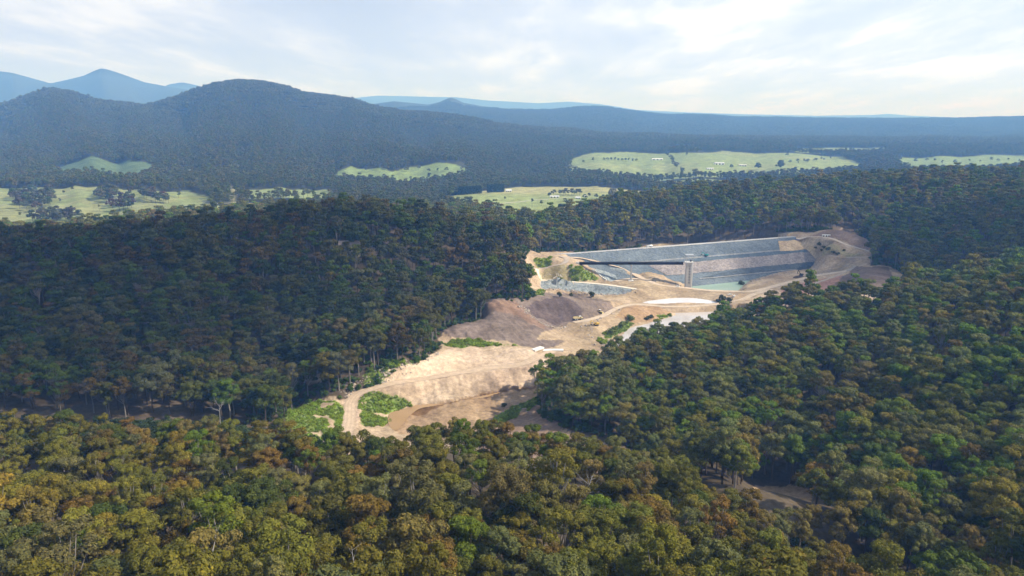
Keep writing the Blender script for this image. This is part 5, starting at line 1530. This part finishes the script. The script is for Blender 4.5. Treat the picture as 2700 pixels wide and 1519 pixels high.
for u, v, key, h, tn, lb in [
    (262,557,"mop",15,gy_,"slender lone tree standing clear of the dense paddock clump"),
    (189,553,"paddock_2",9,md,"small round tree beside the dirt bank in the paddock"),
    (158,534,"paddock_3",10,gy_,"thin young tree at the top of the dirt bank"),
    (168,512,"paddock_2",9,dk,"dark bushy tree on the paddock skyline"),
    (190,502,"paddock_0",10,dk,"dark round tree at the wood's edge above the paddock"),
    (471,522,"paddock_3",17,gy_,"tall spreading tree beside the small paddock clump"),
    (347,512,"paddock_1",18,gy_,"tall tree at the upper edge of the paddock"),
    (55,570,"paddock_0",9,md,"small tree with a long shadow in the yellow paddock"),
    (1241,543,"paddock_3",22,md,"ragged tall tree beside the farm lane"),
    (1331,528,"paddock_2",9,pl,"small pale bush in the mown straw field"),
    (1403,548,"mop",22,dk,"mop-headed tree on a bare thin trunk in the pasture"),
    (1428,543,"paddock_3",13,md,"round tree with a dark shadow in the green pasture"),
    (1490,537,"paddock_0",13,dk,"dark round tree in front of the white farmhouse"),
    (1386,592,"pine",32,(.03,.05,.032),"tall spiky dark pine at the edge of the green pasture"),
    (1425,592,"willow",22,(.055,.075,.04),"broad dark tree beside the spiky pine"),
    (1614,532,"willow",33,pl,"huge pale grey-green willow in the garden"),
    (1636,522,"willow",24,pl,"pale grey-green willow behind the huge one"),
    (1590,528,"paddock_1",14,md,"bushy tree at the foot of the huge willow"),
    (1573,523,"paddock_0",12,dk,"dark bushy tree between the cottage and the willow"),
    (1542,526,"paddock_1",13,dk,"dark spreading tree by the small cottage"),
    (1553,521,"paddock_2",12,md,"mid green tree behind the small cottage"),
    (1449,521,"paddock_2",13,dk,"dark slim tree at the end of the white farmhouse"),
    (1762,503,"poplar",29,pl,"slender pale poplar, the one farther from the forested ridge"),
    (1789,503,"poplar",29,pl,"slender pale poplar, the one closer to the forested ridge"),
    (1538,431,"paddock_1",14,md,"spreading tree on the slope of the far pasture"),
    (1564,428,"paddock_3",19,md,"tall tree on the slope of the far pasture beside the row"),
    (2057,448,"willow",36,dk,"massive dark tree standing over the far farm sheds"),
    (1998,448,"willow",28,dk,"dark rounded tree beside the low grey farm shed"),
    (1928,446,"paddock_1",18,dk,"dark tree between the white and grey farm sheds"),
    (1460,516,"paddock_1",16,dk,"dark garden tree rising over the white farmhouse"),
    (2076,412,"paddock_0",15,md,"lone tree on the crest of the far pasture"),
    (2174,413,"paddock_2",14,md,"small lone tree near the end of the far pasture"),
    (1757,410,"paddock_1",16,dk,"dark tree above the long poultry shed"),
    (1810,412,"paddock_3",17,dk,"dark tree upslope of the large white shed"),
    (1085,434,"paddock_1",22,dk,"dark tree on top of the grassy knoll")]:
    ptree(u, v, key, h, tn, lb, name={"pine": "pine_tree", "poplar": "poplar_tree", "willow": "willow_tree"}.get(key, "paddock_tree") if 'willow' in lb or key != "willow" else "paddock_tree")
for k in range(8):
    ptree(1478 + k * 7.2, 514 + (k % 2) * 2.0, "paddock_%d" % (k % 4), 14 + (k * 37 % 5), gy_, "garden tree in the thicket behind the white farmhouse", "garden_tree", "garden thicket")
for k, u in enumerate([1593, 1602, 1611, 1622, 1631, 1640, 1649, 1658, 1669, 1678]):
    ptree(u, 424 + k * .35, "paddock_%d" % (k % 4), 13 + (k * 13 % 4), dk, "dark tree in the row across the far green pasture", "row_tree", "row of trees in the far pasture")
for k in range(14):
    f = k / 13
    ptree(1752 + 46 * f + rt.uniform(-5, 5), 402 + 56 * f, "paddock_%d" % (k % 4), rt.uniform(13, 21), gy_, "tree along the gully line crossing the far pasture beside the poultry shed", "paddock_tree", "gully line across the far pasture")
for k in range(12):
    f = k / 11
    ptree(2090 + 95 * f + rt.uniform(-6, 6), 431 - 9 * f + rt.uniform(-2, 2), "paddock_%d" % (k % 4), rt.uniform(10, 17), gy_, "tree in the loose belt at the end of the far pasture", "paddock_tree", "loose belt in the far pasture")
for k in range(10):
    f = k / 9
    ptree(960 + 250 * f + rt.uniform(-12, 12), 449 + rt.uniform(-4, 8), "paddock_%d" % (k % 4), rt.uniform(12, 19), gy_, "tree dotted over the grassy knolls", "paddock_tree", "trees on the grassy knolls")
for k in range(12):
    f = k / 11
    ptree(2410 + 280 * f + rt.uniform(-9, 9), 426 + rt.uniform(-8, 10), "paddock_%d" % (k % 4), rt.uniform(11, 18), gy_, "tree dotted over the flat strip of pasture past the ridge", "paddock_tree", "trees on the flat pasture past the ridge")
# dark windbreaks
def hedge(pts, wdt, h, label, seed):
    P = hits(pts, terrain, 1200); rg = np.random.default_rng(seed); Vs, Qs, lv = [], [], []; off = 0
    P = spline(P, 6); base = P[0].copy()
    L = np.concatenate([[0], np.cumsum(np.linalg.norm(np.diff(P, axis=0), axis=1))])
    for s in np.arange(0, L[-1], 3.2):
        c = np.array([np.interp(s, L, P[:, j]) for j in range(3)]) - base
        for z in np.arange(3, h - 1, 4.2):
            for y in (-wdt / 4, wdt / 4):
                V_, Q_ = clump_leaves(rg, c + np.array([rg.normal(0, .6), y + rg.normal(0, .6), z]), 3.4, .9, 34, 1.0, -.8)
                Vs.append(V_); Qs.append(Q_ + off); off += len(V_); lv.append(np.repeat(np.clip(rg.normal(.5, .2, len(Q_)), 0, 1), 4))
    o = empty("windbreak_hedge", base); tag(o, label, "hedge")
    c = link("foliage", crown_mesh("hedge", (np.vstack(Vs), np.vstack(Qs), np.concatenate(lv))), o); c['tint'] = [.022, .042, .03]
    mb = MB()
    for s in np.arange(1, L[-1], 6.0):
        q_ = np.array([np.interp(s, L, P[:, j]) for j in range(3)]) - base; mb.tube([q_ - (0, 0, 1), q_ + (0, 0, h * .6)], [.4, .2], 5)
    tr = mb.build("stems", MAT['bark_brown'], o); tr['kind'] = 'stuff'
hedge([(1192,515),(1230,513),(1270,510)], 14, 22, "dark clipped conifer windbreak beside the straw field", 1)
hedge([(1102,528),(1140,524),(1180,517)], 16, 20, "dark conifer windbreak running down to the wooded hill", 2)
hedge([(1286,508),(1305,507),(1328,506)], 14, 22, "short dark conifer windbreak behind the white farmhouse by the lane", 3)

# bushes standing on the bare ground
def bush(u, v, k, s, tint, label, group=None):
    p = place(u, v); o = empty("bush", p, random.uniform(0, 6.28), s); tag(o, label, "bush", group)
    c = link("foliage", PROTO[SHRUB[k]]['joined'], o); c['tint'] = list(tint)
    MB().tube([(0, 0, -.6), (.1, 0, 1.2)], [.16, .1], 6).build("stem", MAT['bark_brown'], o)
for u, v, k, s, lb in [(1474,783,1,1.5,"dark upright bush at the top of the spoil slope by the track"), (1505,781,0,1.3,"low dark bush on the rim of the dark spoil heap"), (1560,785,1,2.1,"tall dark bush on the rim above the spoil gullies"),
                       (1905,792,0,2.4,"broad dark bush at the end of the white pond"), (1922,800,1,2.0,"dark bush beside the road past the white pond"), (1895,797,2,2.2,"low dark bush on the shore of the white pond"),
                       (1717,838,2,2.0,"bush on the brown bank at the river bend"), (1706,843,0,1.6,"small bush on the waterline of the river bend"),
                       (1955,752,0,2.2,"dark bush on the shore of the green water"), (1330,1075,1,1.1,"small sapling on the grassy bank of the pit")]:
    bush(u, v, k, s * .8, (0.065, 0.08, 0.035), lb)
for u, v, k, s in [(2160,648,0,2.0),(2172,655,2,2.2),(2182,660,0,1.8),(2196,668,2,2.0),(2150,655,2,1.6),(2208,672,0,1.5),(2225,662,2,1.4),(2166,664,1,1.2)]:
    bush(u, v, k, s * .8, (0.09, 0.10, 0.04), "olive scrub bush on the bare slope beside the dam end", "scrub on the bare slope")
for k in range(13):
    f = k / 12
    bush(1602 + 66 * f + random.uniform(-4, 4), 886 - 46 * f + random.uniform(-5, 8), k % 3, random.uniform(1.0, 1.7), (0.15, 0.19, 0.05), "green bush on the steep bank above the river", "bushes along the river bank")

# bare dead trees among the gums
def dead_tree(u, v, h, label, seed, ymin=100):
    rg = np.random.default_rng(seed)
    p = at_y(u, v, ymin); p[2] = ground_at(p[0], p[1])
    o = empty("dead_tree", p, rg.uniform(0, 6)); tag(o, label, "dead tree")
    tp_ = np.array([rg.normal(0, .6), rg.normal(0, .6), h])
    MB().tube([(0, 0, -1), tp_ * .35, tp_ * .7, tp_], [.42, .32, .2, .05], 7).build("trunk", MAT['dead_wood'], o)
    for k in range(9):
        z = rg.uniform(.5, .95); a = rg.uniform(0, 6.28); L_ = h * rg.uniform(.16, .32); b0 = tp_ * z
        d = np.array([math.cos(a), math.sin(a), rg.uniform(.2, 1.1)]); d /= np.linalg.norm(d)
        e = b0 + d * L_; mb = MB(); m_ = (b0 + e) / 2 + (0, 0, -.4)
        mb.tube([b0, m_, e], [.14, .1, .03], 5)
        for q_ in range(3):
            e2 = m_ + (e - m_) * rg.uniform(0, .9); d2 = d + rg.normal(0, .6, 3); d2 /= np.linalg.norm(d2)
            mb.tube([e2, e2 + d2 * L_ * .45], [.06, .02], 4)
        mb.build("branch", MAT['dead_wood'], o)
dead_tree(560, 1400, 23, "bare white dead tree rising among olive gum crowns", 1, 172)
dead_tree(930, 1430, 22, "leafless grey dead tree with forked limbs among the rusty crowns", 2, 165)
dead_tree(1560, 1260, 21, "bare pale dead tree near the brow of the forested hill", 3, 236)
dead_tree(575, 1075, 20, "broken white dead trunk at the foot of the shaded wooded hill", 4, 405)
# ------------------------------------------------------------------ clouds that shade parts of the land, and the haze
m, t, out = material('cloud')
tc = N(t, 'ShaderNodeTexCoord')
sepx = N(t, 'ShaderNodeSeparateXYZ'); t.links.new(tc.outputs['Object'], sepx.inputs[0])
rr = math_node(t, 'SQRT', math_node(t, 'ADD', math_node(t, 'POWER', sepx.outputs[0], 2.0), math_node(t, 'POWER', sepx.outputs[1], 2.0)))
nz_ = inp(N(t, 'ShaderNodeTexNoise'), {'Scale': 2.6, 'Detail': 5.0}); t.links.new(tc.outputs['Object'], nz_.inputs['Vector'])
edge = math_node(t, 'ADD', rr, math_node(t, 'MULTIPLY', math_node(t, 'SUBTRACT', nz_.outputs['Fac'], 0.5), 0.9))
al = ramp(t, edge, [(0.45, (.68, .68, .68)), (0.98, (0, 0, 0))])
df = N(t, 'ShaderNodeBsdfDiffuse'); df.inputs[0].default_value = (.9, .9, .9, 1)
tl = N(t, 'ShaderNodeBsdfTranslucent'); tl.inputs[0].default_value = (.85, .87, .9, 1)
ms_ = N(t, 'ShaderNodeMixShader'); ms_.inputs[0].default_value = .35
t.links.new(df.outputs[0], ms_.inputs[1]); t.links.new(tl.outputs[0], ms_.inputs[2])
tp = N(t, 'ShaderNodeBsdfTransparent')
mt_ = N(t, 'ShaderNodeMixShader'); t.links.new(al, mt_.inputs[0]); t.links.new(tp.outputs[0], mt_.inputs[1]); t.links.new(ms_.outputs[0], mt_.inputs[2])
t.links.new(mt_.outputs[0], out.inputs['Surface'])
def cloud(label, gx_, gy_, gz_, rx, ry, alt, rot, seed):
    nl, nm = 24, 48
    th = np.linspace(0.02, math.pi - .02, nl)[:, None]; ph = np.linspace(0, 2 * math.pi, nm, endpoint=False)[None]
    x = np.sin(th) * np.cos(ph); y = np.sin(th) * np.sin(ph); z = np.cos(th) + 0 * ph
    k = 1 + .16 * np.sin(3 * ph + seed) * np.sin(th) + .10 * np.sin(7 * ph + 2 * seed + 4 * th) + .08 * np.sin(11 * ph - seed)
    Vc = np.stack([x * k, y * k, np.where(z > 0, z * .5 * k, z * .14)], -1).reshape(-1, 3)
    i0 = (np.arange(nl - 1)[:, None] * nm + np.arange(nm)[None]).ravel(); i1 = (np.arange(nl - 1)[:, None] * nm + (np.arange(nm)[None] + 1) % nm).ravel()
    me = mesh_np("cloud", Vc, np.stack([i0, i0 + nm, i1 + nm, i1], -1), [MAT['cloud']], True)
    tt = (alt - gz_) / S.z
    o = link("cloud", me, None, (gx_ + S.x * tt, gy_ + S.y * tt, alt), rot, (rx, ry, min(rx, ry)))
    return tag(o, label, kind='stuff')
cloud("flat-based white cumulus cloud shading the wooded hill", -430, 640, 60, 400, 330, 1500, 0.3, 1)
cloud("white cumulus cloud shading the ridge behind the dam", 640, 900, 60, 330, 230, 1560, 0.2, 2)

mb = MB(); mb.box((0, 12600, 330), (60000, 28400, 900))
m, t, out = material('haze')
pv = inp(N(t, 'ShaderNodeVolumePrincipled'), {'Density': 0.00013, 'Anisotropy': 0.0})
pv.inputs['Color'].default_value = (0.18, 0.44, 1.0, 1)
pv.inputs['Absorption Color'].default_value = (1, 1, 1, 1)
t.links.new(pv.outputs[0], out.inputs['Volume'])
hz = mb.build("haze", m)
tag(hz, "pale blue haze filling the valley air", kind='stuff')
